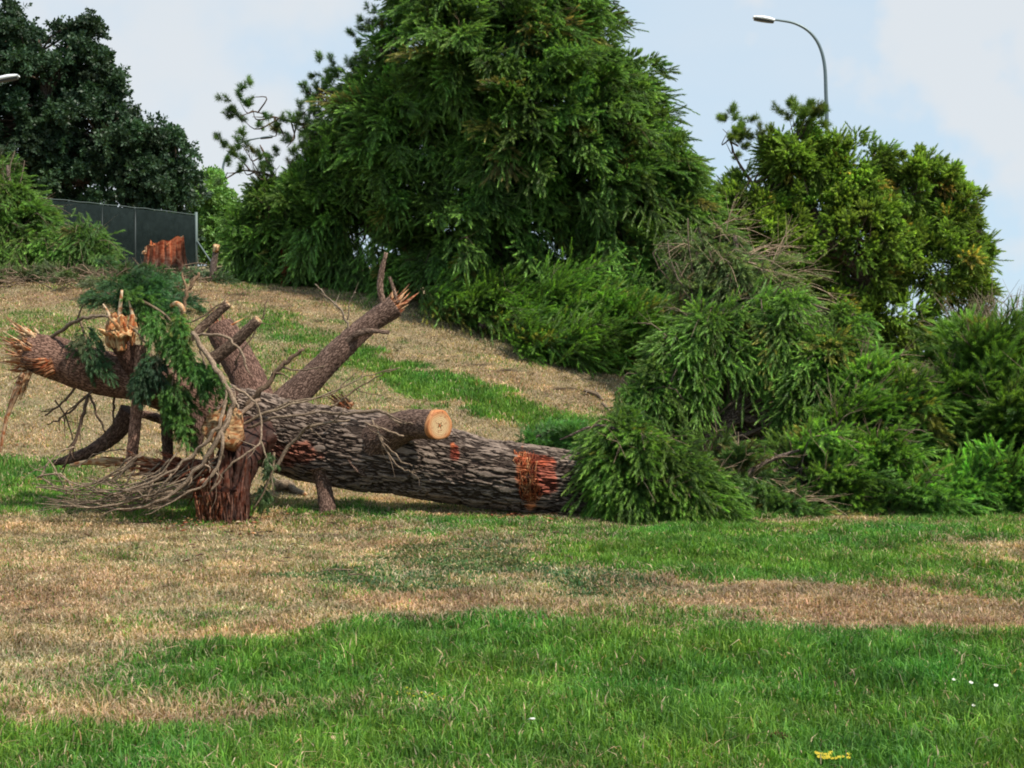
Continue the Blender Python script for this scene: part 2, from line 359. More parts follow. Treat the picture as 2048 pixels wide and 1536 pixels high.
# px, py, rx, ry, angle(deg, + = falling to the right), class, strength   (where each patch is seen in the photo; turned into ground places)
PATCH = [
    (1300, 1400, 900, 135, 2, GRN, 4.5), (1900, 1420, 700, 140, 0, GRN, 5.0), (1450, 1500, 800, 90, 0, GRN, 4.0), (620, 1340, 260, 75, -12, GRN, 1.5), (1000, 1290, 420, 38, 0, GRN, 2.2),
    (330, 1530, 520, 62, 0, GRN, 4.0), (40, 1500, 300, 30, 0, GRN, 1.5), (300, 1350, 420, 60, -4, GRN, .35), (560, 1350, 260, 50, -8, GRN, .8), (120, 1330, 260, 50, 0, TAN, 1.0), (300, 1430, 300, 26, 0, TAN, 1.0), (560, 1430, 300, 22, 0, TAN, 1.6), (820, 1445, 160, 26, 0, TAN, 1.2),
    (420, 1440, 150, 14, 0, RED, 1.6), (400, 1345, 300, 60, -8, GRN, .7),
    (930, 1125, 190, 36, 4, CLV, 3.0), (640, 1160, 70, 18, 0, CLV, 2.2), (1260, 1185, 170, 30, 6, CLV, 2.2), (760, 1165, 130, 18, 5, CLV, 1.4),
    (1500, 1105, 360, 50, 0, GRN, 7.0), (1800, 1130, 280, 40, 3, GRN, 1.5), (1350, 1080, 170, 26, 4, GRN, 1.6), (1900, 1165, 230, 38, 5, GRN, 1.7), (1990, 1058, 170, 22, 0, GRN, 3.0), (1750, 1095, 130, 26, 0, GRN, 1.0),
    (1080, 1065, 260, 24, 2, GRN, 1.2), (860, 1040, 240, 14, 4, GRN, 1.3),
    (1720, 1215, 480, 40, 3, RED, 2.6), (1420, 1190, 90, 24, 10, RED, 1.6), (900, 1205, 160, 20, 0, RED, 1.5), (820, 1090, 120, 30, 0, RED, .8),
    (1850, 1110, 260, 24, 3, TAN, 1.0),
    (40, 970, 120, 55, 0, GRN, 3.2), (330, 1022, 170, 26, 4, GRN, 1.9), (250, 985, 160, 20, 0, GRN, 1.2), (90, 1190, 180, 50, 0, RED, 1.4),
    (570, 655, 90, 18, 22, GRN, 1.2), (700, 710, 130, 30, 21, GRN, 2.2), (820, 754, 160, 27, 22, GRN, 6.0), (960, 802, 160, 28, 22, GRN, 6.0), (1100, 848, 150, 27, 20, GRN, 4.0), (1240, 880, 150, 40, 14, GRN, 2.5),
    (60, 650, 130, 24, 5, GRN, 1.1), (330, 640, 240, 28, 6, GRN, .25), (60, 590, 200, 12, 0, RED, 1.4), (330, 585, 200, 16, 3, RED, 1.2),
    (560, 600, 200, 18, 12, RED, 1.1), (900, 690, 260, 22, 17, TAN, 1.2), (620, 760, 220, 40, 20, GRN, .35), (1120, 780, 160, 16, 17, RED, .5),
]
PAL = {TAN: ((.46, .33, .20), (.58, .44, .285), (.29, .235, .13)),
       GRN: ((.092, .215, .026), (.155, .300, .044), (.066, .165, .026)),
       CLV: ((.080, .150, .055), (.115, .180, .075), (.13, .16, .06)),
       RED: ((.39, .245, .155), (.47, .315, .20), (.28, .19, .12))}
def field(x, y, z=None):
    """class weights (n,4) at ground places"""
    z = H(x, y) if z is None else z
    px, py = proj(x, y, z)
    q = np.stack([x, y, 0 * x], 1)
    n1 = (fbm(q * np.array([1.3, 1.9, 1]), 4, 3) - .5); n2 = (fbm(q * np.array([1.1, 1.7, 1]) + 40, 4, 8) - .5)
    px = px + n1 * 220; py = py + n2 * 60
    w = np.zeros((len(x), 4)); w[:, TAN] = 1.0
    w[:, GRN] = .18 + .9 * np.clip((fbm(q * .9 + 9, 3, 31) - .52) * 3, 0, 1); w[:, RED] = .22
    for a, b, rx, ry, an, c, s in PATCH:
        ca, sa = math.cos(R(an)), math.sin(R(an))
        dx, dy = px - a, py - b
        u = (dx * ca + dy * sa) / rx; v = (-dx * sa + dy * ca) / ry
        w[:, c] += s * np.clip(1.25 - np.sqrt(u * u + v * v), 0, .5) * 2
    w[:, GRN] *= 1 + .3 * n1 * 4
    w = np.clip(w, .01, None) ** 1.5
    return w / w.sum(1, keepdims=True)
SPOT = [(568, 1106, 26, 7), (545, 1112, 14, 5), (362, 1133, 15, 5), (50, 1222, 22, 6), (30, 1232, 12, 5), (90, 1210, 14, 4), (700, 1520, 16, 5), (1010, 742, 30, 3), (1120, 778, 34, 3), (950, 730, 25, 2.5), (150, 600, 20, 3), (480, 590, 18, 3), (640, 640, 14, 3)]
def soil(x, y, z):
    px, py = proj(x, y, z); n_ = fbm(np.stack([x * 9, y * 9, 0 * x], 1), 2, 21); o = np.zeros(len(x))
    for a, b, rx, ry in SPOT: o = np.maximum(o, np.clip(1.5 - np.sqrt(((px - a) / rx) ** 2 + ((py - b) / ry) ** 2) + (n_ - .5) * 2.2, 0, 1))
    return o
def pick_cols(cls, n):
    c = np.zeros((n, 3)); k = rng.integers(0, 3, n)
    for q in PAL:
        for j in range(3):
            m = (cls == q) & (k == j); c[m] = PAL[q][j]
    return c * rng.uniform(.7, 1.25, (n, 1)) * (1 + rng.normal(0, .05, (n, 3)))

# ground sheet
def axis(fine0, fine1, st, far0, far1):
    a = list(np.arange(fine0, fine1 + 1e-6, st)); s = st; v = fine1
    while v < far1: s *= 1.25; v += s; a.append(v)
    s = st; v = fine0
    while v > far0: s *= 1.25; v -= s; a.insert(0, v)
    return np.array(a)
gx = axis(-14, 14, .11, -700, 700); gy = axis(4, 32, .11, -120, 1200)
X, Yg = np.meshgrid(gx, gy); Z = H(X, Yg)
gv = np.stack([X, Yg, Z], -1).reshape(-1, 3); nx = len(gx)
ii = (np.arange(len(gy) - 1)[:, None] * nx + np.arange(nx - 1)[None]).ravel()
gf = np.stack([ii, ii + 1, ii + nx + 1, ii + nx], 1)
far_ = (gv[:, 1] < 3.5)
wgt = field(gv[:, 0], np.maximum(gv[:, 1], 3.5), gv[:, 2])
gc = sum(wgt[:, [k]] * np.mean(PAL[k], 0) for k in PAL) * .62
so = soil(gv[:, 0], np.maximum(gv[:, 1], 3.5), gv[:, 2])[:, None]; gc = gc * (1 - so) + np.array([.055, .036, .022]) * so
gc[far_] = (.1, .13, .05)
def ground_mat():
    m, nt, o = newmat('turf_and_soil'); l = nt.links.new
    at = N(nt, 'ShaderNodeAttribute', attribute_name='Col'); t = N(nt, 'ShaderNodeTexCoord')
    n1 = N(nt, 'ShaderNodeTexNoise'); n1.inputs['Scale'].default_value = 22; n1.inputs['Detail'].default_value = 8; n1.inputs['Roughness'].default_value = .7; l(t.outputs['Object'], n1.inputs['Vector'])
    mr = N(nt, 'ShaderNodeMapRange'); mr.inputs[1].default_value = .35; mr.inputs[2].default_value = .65; mr.inputs[3].default_value = .45; mr.inputs[4].default_value = 1.35; l(n1.outputs['Fac'], mr.inputs[0])
    vm = N(nt, 'ShaderNodeVectorMath', operation='SCALE'); l(at.outputs['Color'], vm.inputs[0]); l(mr.outputs[0], vm.inputs['Scale'])
    pb = N(nt, 'ShaderNodeBsdfPrincipled'); pb.inputs['Roughness'].default_value = .95; pb.inputs['Specular IOR Level'].default_value = .05
    l(vm.outputs[0], pb.inputs['Base Color'])
    bp = N(nt, 'ShaderNodeBump'); bp.inputs['Distance'].default_value = .04; l(n1.outputs['Fac'], bp.inputs['Height']); l(bp.outputs[0], pb.inputs['Normal']); l(pb.outputs[0], o.inputs[0])
    return m
tag(mesh_obj('ground', gv, gf, ground_mat(), None, gc, None, True), kind='structure')

# grass blades
def grass(n, y0, y1, pw, hs, ws, name, margin=1.0):
    u = rng.random(n); a = 2 - pw            # density ~ Y^-pw, width ~ Y
    y = (y0 ** a + u * (y1 ** a - y0 ** a)) ** (1 / a)
    x = (rng.random(n) * 2 - 1) * (.385 * y + margin)
    z = H(x, y)
    w = field(x, y, z); cum = np.cumsum(w, 1); cls = (rng.random((n, 1)) > cum).sum(1).clip(0, 3)
    tuft = fbm(np.stack([x, y, 0 * x], 1) * 2.4, 3, 77)
    g = w[:, GRN]
    hgt = hs * rng.uniform(.5, 1.25, n) * (.55 + .6 * g) * (.25 + 1.5 * tuft) * np.where(cls == CLV, .75, 1)
    wid = ws * rng.uniform(.6, 1.3, n) * np.where(cls == CLV, 2.0, 1) * (y / y0) ** .55
    hgt = hgt * (1 - .8 * soil(x, y, z)); wid = wid * (hgt > .008)
    az = rng.random(n) * 6.283; lean = np.abs(rng.normal(.55, .45, n)) + np.where((cls == TAN) | (cls == RED), .25 + 1.6 * (rng.random(n) < .12), 0); la = rng.random(n) * 6.283
    sx, sy = np.cos(az) * wid / 2, np.sin(az) * wid / 2
    lx, ly = np.cos(la) * lean * hgt, np.sin(la) * lean * hgt
    V = np.zeros((n, 5, 3))
    V[:, 0] = np.stack([x - sx, y - sy, z - .01], 1); V[:, 1] = np.stack([x + sx, y + sy, z - .01], 1)
    V[:, 2] = np.stack([x + lx * .35 - sx * .8, y + ly * .35 - sy * .8, z + hgt * .6], 1)
    V[:, 3] = np.stack([x + lx * .35 + sx * .8, y + ly * .35 + sy * .8, z + hgt * .6], 1)
    V[:, 4] = np.stack([x + lx, y + ly, z + hgt * np.clip(1.05 - lean * .35, .12, 1)], 1)
    b = np.arange(n)[:, None] * 5
    T = np.concatenate([b + [[0, 1, 3]], b + [[0, 3, 2]], b + [[2, 3, 4]]], 0)
    c = pick_cols(cls, n); q3 = np.stack([x, y, 0 * x], 1); k1 = fbm(q3 * 5.5, 3, 91)[:, None]; k2 = fbm(q3 * 1.4, 3, 95)[:, None] - .5
    c = c * (.45 + 1.1 * k1) * (1 + np.array([.9, .3, .1]) * k2 * np.where((cls == GRN) | (cls == CLV), 1.2, .45)[:, None]); C = np.repeat(c[:, None], 5, 1)
    C[:, 4] *= 1.15
    o = mesh_obj(name, V.reshape(-1, 3), T, M_GRASS, None, C.reshape(-1, 3))
    return o
tag(grass(470000, 4.6, 16.5, .9, .078, .0062, 'grass'), 'green and straw-coloured lawn grass growing in patches across the foreground', 'grass', kind='stuff')
tag(grass(330000, 16.3, 30.5, .9, .070, .0125, 'grass'), 'dry mown grass on the slope behind the fallen trunk', 'grass', kind='stuff')

# ---------------------------------------------------------------- foliage generators
def shoots(b, d, l, col, K=24, nl=.09, nw=.012, a0=38, a1=16, tipcol=None, stem=True, leafy=False):
    """needle-covered shoots -> verts, tris, colours"""
    n = len(b); t = np.tile((np.arange(K) + .5) / K, (n, 1)) + rng.uniform(-.5, .5, (n, K)) / K
    ref = nrm(rng.normal(size=(n, 3))); u = nrm(np.cross(d, ref)); w = np.cross(d, u)
    ph = (np.arange(K) * 2.39996)[None] + rng.random((n, 1)) * 6.28
    al = np.radians(a0 + (a1 - a0) * t + rng.normal(0, 7, (n, K)))
    rad = u[:, None] * np.cos(ph)[..., None] + w[:, None] * np.sin(ph)[..., None]
    nd = d[:, None] * np.cos(al)[..., None] + rad * np.sin(al)[..., None]
    nd[..., 2] -= .10; nd = nrm(nd)
    p = b[:, None] + d[:, None] * (l[:, None] * t)[..., None]
    L_ = nl * rng.uniform(.75, 1.2, (n, K)) * (1 - .25 * t)
    side = nrm(np.cross(nd, nrm(rng.normal(size=(n, K, 3)))))
    hw = nw * .5 * rng.uniform(.7, 1.2, (n, K))
    tip = p + nd * L_[..., None]
    if leafy:
        mid = p + nd * (L_ * .5)[..., None]
        V = np.stack([p, mid - side * hw[..., None], tip, mid + side * hw[..., None]], 2)
        m = n * K; bi = np.arange(m)[:, None] * 4; T = np.concatenate([bi + [[0, 1, 2]], bi + [[0, 2, 3]]])
        C = np.repeat((col[:, None] * rng.uniform(.75, 1.3, (n, K, 1)))[:, :, None], 4, 2)
        return V.reshape(-1, 3), T, C.reshape(-1, 3)
    V = np.stack([p - side * hw[..., None], p + side * hw[..., None], tip], 2)
    m = n * K; T = np.arange(m * 3).reshape(m, 3)
    tc_ = col if tipcol is None else tipcol
    cc = col[:, None] * (1 - t[..., None]) + tc_[:, None] * t[..., None]
    cc = cc * rng.uniform(.8, 1.2, (n, K, 1))
    C = np.repeat(cc[:, :, None], 3, 2)
    V = V.reshape(-1, 3); C = C.reshape(-1, 3)
    if stem:
        r_ = nw * .45; e = b + d * l[:, None]
        SV_ = np.stack([b - u * r_, b + u * r_, e, b - w * r_, b + w * r_, e], 1).reshape(-1, 3)
        k = len(V); T = np.concatenate([T, k + np.arange(n * 6).reshape(-1, 3)])
        V = np.concatenate([V, SV_]); C = np.concatenate([C, np.tile([[.13, .10, .05]], (n * 6, 1))])
    return V, T, C

def template(kind, seed):
    r = np.random.default_rng(seed); ps, ds, ls = [], [], []
    def add(p, d, l): ps.append(p); ds.append(d); ls.append(l)
    if kind == 'feather':      # flat drooping spray
        for i in range(7):
            t = .12 + .80 * i / 6
            for s in (-1, 1):
                L0 = .55 * (1 - .75 * t) + .08
                d = np.array([.75 + .3 * t, s * (1.0 - .45 * t), r.normal(0, .15)]); d /= np.linalg.norm(d)
                p = np.array([t, 0, 0.])
                k = 0.
                while k < L0:
                    ll = .22
                    dd = d + np.array([r.normal(0, .12), r.normal(0, .12) , r.normal(0, .12)])
                    add(p + d * k, dd / np.linalg.norm(dd), ll * 1.35)
                    if r.random() < .3:
                        d2 = d + np.array([.55, -s * .35, r.normal(0, .3)]); add(p + d * k, d2 / np.linalg.norm(d2), .18)
                    k += .25
        add(np.array([.85, 0, 0]), np.array([1., 0, 0]), .25)
        for i in range(5): add(np.array([.2 * i, 0, 0]), nrm(np.array([.8, r.normal(0, .2), .6])), .2)
    elif kind == 'tuft':       # rounded tuft of upturned shoots
        for i in range(26):
            d = r.normal(size=3); d[0] = abs(d[0]) + .3; d[2] += .3; d /= np.linalg.norm(d)
            t = r.uniform(.1, .8)
            add(np.array([t, 0, 0]) + d * np.array([.1, .3, .3]) * r.uniform(.3, 1.2), d, r.uniform(.2, .36))
    elif kind == 'sparse':
        for i in range(9):
            t = r.uniform(.5, 1); d = np.array([.9, r.normal(0, .5), r.normal(.25, .4)]); add(np.array([t, 0, 0]), d / np.linalg.norm(d), r.uniform(.16, .3))
    return np.array(ps), np.array(ds), np.array(ls)
def clump(seed):
    r = np.random.default_rng(seed); ps, ds, ls = [], [], []
    for i in range(34):
        v = r.normal(size=3); v /= np.linalg.norm(v); t = r.uniform(.15, .85)
        p = np.array([t, 0, 0]) + np.array([.12, .34, .26]) * v * r.uniform(.4, 1) * (1.1 - .3 * t)
        d = np.array([.85, 0, -.05]) + v * np.array([.5, .75, .7]) + r.normal(0, .15, 3); ps.append(p); ds.append(d / np.linalg.norm(d)); ls.append(r.uniform(.2, .36))
    return np.array(ps), np.array(ds), np.array(ls)
TPL = {k: [template(k, s) for s in range(4)] for k in ('feather', 'tuft', 'sparse')}

TPL['clump'] = [clump(s) for s in (11, 12, 13, 14)]
TPL['mix'] = [TPL['feather'][0], clump(21), clump(22), TPL['feather'][2]]
def boughs(base, dirs, Ls, kind, col, tip, droop=.25, K=24, nl=.09, nw=.012, roll=.5, hmin=True, leafy=False, a0=38, a1=16, shl=1.0, colvar=.16):
    """place spray templates; returns verts,tris,cols"""
    ti = rng.integers(0, 4, len(base)); B, D, LL, CC, CT = [], [], [], [], []
    f = nrm(dirs); s = nrm(np.cross(f, np.array([[0, 0, 1.]]) + rng.normal(0, roll, (len(base), 3)))); u = np.cross(s, f)
    for k in range(4):
        m = np.where(ti == k)[0]
        if not len(m): continue
        tp, td, tl = TPL[kind][k]
        pos = base[m][:, None] + Ls[m][:, None, None] * (tp[None, :, 0, None] * f[m][:, None] + tp[None, :, 1, None] * s[m][:, None] + tp[None, :, 2, None] * u[m][:, None])
        pos = pos + rng.normal(0, .02, pos.shape)
        pos[..., 2] -= droop * Ls[m][:, None] * tp[None, :, 0] ** 2
        dd = td[None, :, 0, None] * f[m][:, None] + td[None, :, 1, None] * s[m][:, None] + td[None, :, 2, None] * u[m][:, None]
        dd = dd + rng.normal(0, .1, dd.shape); dd[..., 2] -= droop * 1.6 * tp[None, :, 0]
        B.append(pos.reshape(-1, 3)); D.append(nrm(dd).reshape(-1, 3)); LL.append((tl[None] * Ls[m][:, None] * shl * rng.uniform(.8, 1.2, (len(m), len(tl)))).ravel())
        bc = (rng.normal(1, colvar, (len(m), 1, 1)) * (.62 + .76 * fbm(base[m] * 1.3, 2, 55))[:, None, None]).clip(.45, 1.7) * np.array([1, 1, 1]) + rng.normal(0, .05, (len(m), 1, 3))
        dead = (rng.random((len(m), 1, 1)) < .045) & (kind != 'tuft'); bc = np.where(dead, bc * np.array([1.8, .95, 1.25]), bc)
        CC.append((np.asarray(col) * 1.15 * bc * np.ones((1, len(tl), 1))).reshape(-1, 3)); CT.append((np.asarray(tip) * 1.2 * bc * np.ones((1, len(tl), 1)) * rng.uniform(.75, 1.25, (len(m), len(tl), 1))).reshape(-1, 3))
    B, D, LL, CC, CT = map(np.concatenate, (B, D, LL, CC, CT))
    if hmin:
        e = B + D * LL[:, None]
        k = (B[:, 2] > H(B[:, 0], B[:, 1]) + .02) & (e[:, 2] > H(e[:, 0], e[:, 1]) - .03)
        B, D, LL, CC, CT = B[k], D[k], LL[k], CC[k], CT[k]
    return shoots(B, D, LL, CC, K, nl, nw, a0, a1, CT, True, leafy)

def blob_points(blobs, dens, inner=.35, depthscale=1.0, gap=.0, gs=.9, seed=0, back=True):
    """blobs: px,py,rpx,Y. Points near the outside of a union of rounded masses, with outward normals"""
    C = np.array([P(a, b, d) for a, b, c, d in blobs]); Rr = np.array([c / F * d for a, b, c, d in blobs])
    pts, ns = [], []
    for i in range(len(C)):
        n = max(6, int(dens * Rr[i] ** 2 * 12.57))
        v = nrm(rng.normal(size=(n, 3)))
        k = (1 - inner * rng.random(n) ** 1.6) * (.66 + .68 * fbm(v * 2.8 + i * 9.1 + seed, 2, seed + i))
        q = C[i] + v * (Rr[i] * k)[:, None] * np.array([1, depthscale, 1])
        ok = np.ones(n, bool)
        for j in range(len(C)):
            if j == i: continue
            dd = np.linalg.norm((q - C[j]) / np.array([1, depthscale, 1]), axis=1)
            ok &= dd > Rr[j] * .62
        if not back: ok &= v[:, 1] < .35
        if gap > 0: ok &= fbm(q * gs + seed, 2, seed) > gap
        ok &= q[:, 2] > H(q[:, 0], q[:, 1]) + .05
        pts.append(q[ok]); ns.append(v[ok])
    return np.concatenate(pts), np.concatenate(ns), C, Rr

def conifer(name, label, cat, blobs, stems, dens, bl, col, tip, kind='feather', radial=None, radw=1.0, drift=(0, 0, 0), droop=.3, K=24, nl=.09, nw=.012,
            inner=.4, gap=.0, gs=.9, outw=1.0, seed=0, root=None, limbs=True, group=None, depthscale=1.0, extra=None, twigs=0, twigcol=(1, .95, .85), shl=1.0, leafy=False, fname='foliage', a0=38, a1=16, roll=.5, trunkname='trunk', stemmat=None, limbw=.035, colvar=.16, twigl=1.0):
    global rng
    rng = np.random.default_rng(seed * 101 + 5); random.seed(seed)
    pts, ns, C, Rr = blob_points(blobs, dens, inner, depthscale, gap, gs, seed)
    root = stems[0][0][:3] if root is None else root
    t = thing(name, label, cat, (root[0], root[1], h1(root[0], root[1])), group)
    cl = np.stack([fbm(pts * (.9 / bl) + 17 * q_, 2, seed + q_) for q_ in range(3)], 1) - .5
    dirs = ns * outw + np.asarray(drift) + rng.normal(0, .14, ns.shape) + cl * 1.6
    if radial is not None: dirs = dirs + nrm(pts - np.asarray(radial)) * radw
    Ls = bl * rng.uniform(.5, 1.5, len(pts)); f = nrm(dirs)
    base = pts - f * Ls[:, None] * .8
    V, T, Cc = boughs(base, f, Ls, kind, col, tip, droop, K, nl, nw, roll, True, leafy, a0, a1, shl, colvar)
    vs_, ts_, cs_ = [V], [T], [Cc]; k = len(V)
    if extra:
        for (b2, d2, L2, kd, dr) in extra:
            V, T, Cc = boughs(np.array(b2), np.array(d2, float), np.array(L2), kd, np.array(col) * .7, np.array(tip) * .55, dr, 36, nl * 1.5, nw * .6, .5, True, leafy, 72, 28)  # outlying tufts: needle colours darkened, backlit shade put into the colour
            vs_.append(V); ts_.append(T + k); cs_.append(Cc); k += len(V)
    mesh_obj(fname, np.concatenate(vs_), np.concatenate(ts_), M_LEAF if leafy else M_NEEDLE, t, np.concatenate(cs_))
    tb = Buf()
    if extra:
        st0 = np.concatenate([smooth_path(s, 24) for s in stems]); eb = Buf()
        for b2 in extra[0][0][::2]:
            o = st0[np.argmin(np.linalg.norm(st0[:, :3] - b2, axis=1) + rng.random(len(st0)) * .7)]; m = (o[:3] + b2) / 2 + rng.normal(0, .12, 3) + [0, 0, -.08]
            tube(eb, [list(o[:3]) + [.02], list(m) + [.014], list(b2) + [.006]], n=8, seg=4, col=(.45, .38, .33), cap=False)
        tag(eb.make('fine_twigs', M_TWIG, t, True), kind='stuff')
    for s in stems: tube(tb, s, seg=10, lump=.12, seed=seed + 1, step=.15)
    tb.make(trunkname, stemmat or M_LIMB, t, True)
    if limbs:
        lb = Buf(); st = np.concatenate([smooth_path(s, 14) for s in stems])
        for i in rng.choice(len(pts), min(len(pts), 260), replace=False):
            e = base[i] + f[i] * Ls[i] * .8; o = st[np.argmin(np.linalg.norm(st[:, :3] - (e - [0, 0, .8]), axis=1) + rng.random(len(st)) * .8)]
            m = (o[:3] + base[i]) / 2 + rng.normal(0, .12, 3) * np.linalg.norm(e - o[:3]) - [0, 0, .1]
            tube(lb, [list(o[:3]) + [min(o[3] * .6, limbw)], list(m) + [limbw * .5], list(base[i]) + [limbw * .28], list(e) + [.004]], n=9, seg=5, col=(.6, .55, .5), cap=False)
        lb.make('limb', M_TWIG, t, True)
    if twigs:
        wb = Buf(); up = np.where(ns[:, 2] > -.2)[0]
        for i in rng.choice(up, min(twigs, len(up)), replace=False):
            b0 = pts[i] - f[i] * .3; d0 = nrm(f[i] + rng.normal(0, .35, 3)); l0 = bl * rng.uniform(.5, 1.1) * twigl
            q = [list(b0) + [.009], list(b0 + d0 * l0 * .5 + [0, 0, .06]) + [.006], list(b0 + d0 * l0 + [0, 0, -.12 * l0]) + [.002]]
            tube(wb, q, n=7, seg=4, col=twigcol, cap=False)
            for z in range(3):
                a = np.array(q[1][:3]); tube(wb, [list(a) + [.004], list(a + (d0 + rng.normal(0, .5, 3)) * l0 * .35) + [.0015]], n=3, seg=3, col=twigcol, cap=False)
        tag(wb.make('bare_twigs', M_TWIG, t, True), kind='stuff')
    return t

# ---------------------------------------------------------------- big pine in the middle
GREEN, GTIP = (.068, .135, .038), (.175, .310, .068)
def yb(px): return np.interp(px, [430, 1240, 1500], [31.4, 27.6, 26.5])
cb = [(1030, 120, 230), (960, -80, 190), (1060, -230, 120), (1130, 270, 220), (860, 300, 190), (1250, 410, 165), (720, 440, 175), (1000, 470, 230),
      (1325, 520, 110), (560, 480, 110), (1180, 580, 150), (860, 570, 110), (1215, 190, 95), (620, 540, 90), (1320, 340, 85), (500, 520, 60), (1090, 60, 120), (1390, 600, 100), (1375, 440, 62), (1290, 300, 95), (560, 430, 80), (680, 380, 90), (800, 110, 60), (745, 190, 66), (700, 270, 70), (650, 350, 64), (850, 30, 70)]
cb = [(a, b, c, float(yb(a))) for a, b, c in cb]
rt = P(1010, 700, 29); rt[2] = h1(rt[0], rt[1]) - .1
def pt(px, py, Y, r): return list(P(px, py, Y)) + [r]
stems = [[list(rt) + [.34], pt(1010, 450, 29, .28), pt(1030, 200, 29, .2), pt(1040, -60, 29, .12), pt(1050, -250, 29, .04)],
         [pt(1010, 480, 29, .2), pt(900, 330, 29.4, .15), pt(800, 200, 29.6, .1), pt(760, 90, 29.6, .04)],
         [pt(1000, 430, 29, .16), pt(1120, 300, 29, .12), pt(1230, 170, 29, .05)],
         [pt(1000, 520, 29, .16), pt(820, 450, 29.6, .11), pt(640, 400, 30.4, .07), pt(530, 360, 30.8, .03)],
         [pt(840, 260, 29.5, .1), pt(760, 230, 29.8, .08), pt(700, 190, 30, .045), pt(640, 180, 30.2, .02)],
         [pt(780, 300, 29.8, .07), pt(690, 270, 30, .05), pt(590, 245, 30.3, .025), pt(505, 222, 30.6, .012)],
         [pt(640, 420, 30.3, .06), pt(560, 370, 30.6, .05), pt(530, 310, 30.8, .03), pt(520, 290, 30.9, .012)],
         [pt(560, 360, 30.5, .04), pt(520, 345, 30.7, .03), pt(480, 340, 30.8, .012)],
         [pt(1000, 560, 29, .16), pt(1180, 520, 28.2, .1), pt(1330, 500, 27.6, .04)]]
ex = []
EX = [(680, 330, 12), (740, 260, 14), (720, 180, 12), (800, 110, 12), (660, 240, 10), (840, 60, 12), (770, 200, 12), (620, 300, 10), (600, 330, 10), (700, 400, 12)]
for px, py, q in EX + [(492, 215, 8), (480, 240, 4), (545, 265, 2), (462, 292, 3), (500, 300, 4), (495, 330, 3), (530, 350, 4), (480, 345, 3), (560, 330, 6), (600, 300, 6), (640, 200, 7), (650, 165, 5), (700, 150, 7),
                  (730, 110, 6), (620, 240, 6), (680, 230, 6), (760, 150, 8), (760, 80, 8), (740, 200, 7), (600, 360, 9), (640, 330, 9), (700, 300, 9), (790, 60, 9), (560, 400, 8), (820, 150, 9), (660, 280, 8), (780, 230, 8), (590, 270, 5)]:
    for z in range(q):
        sg = 26 if q >= 10 else 11; p = P(px + random.gauss(0, sg), py + random.gauss(0, sg), 30.3 + random.gauss(0, .3)); ex.append((p, (random.gauss(-.3, .5), random.gauss(0, .4), random.gauss(.5, .4)), random.uniform(.32, .5)))
conifer('pine_tree', 'tall bushy pine filling the middle of the view, crown reaching down to the slope', 'tree', cb, stems, 10.5, .78, GREEN, GTIP, kind='mix',
        radial=P(960, 100, 29.5), radw=.3, drift=(.45, -.35, -.05), droop=.28, K=40, nl=.085, nw=.017, inner=.55, gap=.44, gs=.95, seed=3, root=rt,
        extra=[([e[0] for e in ex], [e[1] for e in ex], [e[2] for e in ex], 'sparse', .1)], twigs=120, twigcol=(.8, .68, .55), limbw=.045, colvar=.2)
for px, py, n_, Y in [(1150, 640, 1, 25.2)]:
    bs = [(1150, 630, 95, 26), (1020, 620, 70, 26.6), (1260, 650, 75, 25.2), (940, 600, 50, 27), (1100, 680, 60, 25), (1330, 660, 60, 24.6), (1200, 690, 55, 24.3)]
    conifer('felled_bough', 'low felled pine bough lying under the tall pine, sprays pointing right', 'branch', bs,
            [[pt(960, 650, 26.5, .09), pt(1080, 640, 26, .07), pt(1250, 650, 25, .04)]], 8, .95, (.060, .125, .028), (.16, .32, .045),
            drift=(1.6, -.5, -.02), droop=.12, K=40, nl=.085, nw=.015, inner=.55, seed=11, trunkname='stem', kind='mix', limbs=False, twigs=20)

# rounded pine on the right
rb = [(1580, 330, 80), (1590, 270, 42), (1700, 350, 85), (1830, 380, 85), (1900, 420, 65), (1500, 400, 70), (1560, 470, 110), (1720, 480, 130), (1860, 520, 110), (1940, 560, 50),
      (1640, 620, 110), (1800, 640, 110), (1920, 640, 55), (1500, 520, 80), (1760, 320, 50), (1955, 500, 35), (1600, 262, 34), (1570, 300, 50), (1880, 360, 45), (1450, 440, 50)]
rb = [(a, b, c, 34.5) for a, b, c in rb]
r2 = P(1720, 690, 34.5); r2[2] = h1(r2[0], r2[1]) - .1
ex = []
for px, py, q in [(1455, 255, 7), (1445, 280, 4), (1465, 275, 4), (1455, 310, 3), (1600, 235, 6), (1540, 300, 7), (1440, 400, 4), (1620, 240, 4), (1610, 255, 5), (1590, 250, 5)]:
    for z in range(q):
        p = P(px + random.gauss(0, 8), py + random.gauss(0, 8), 34.2); ex.append((p, (random.gauss(.2, .5), random.gauss(0, .4), random.gauss(.5, .4)), random.uniform(.4, .6)))
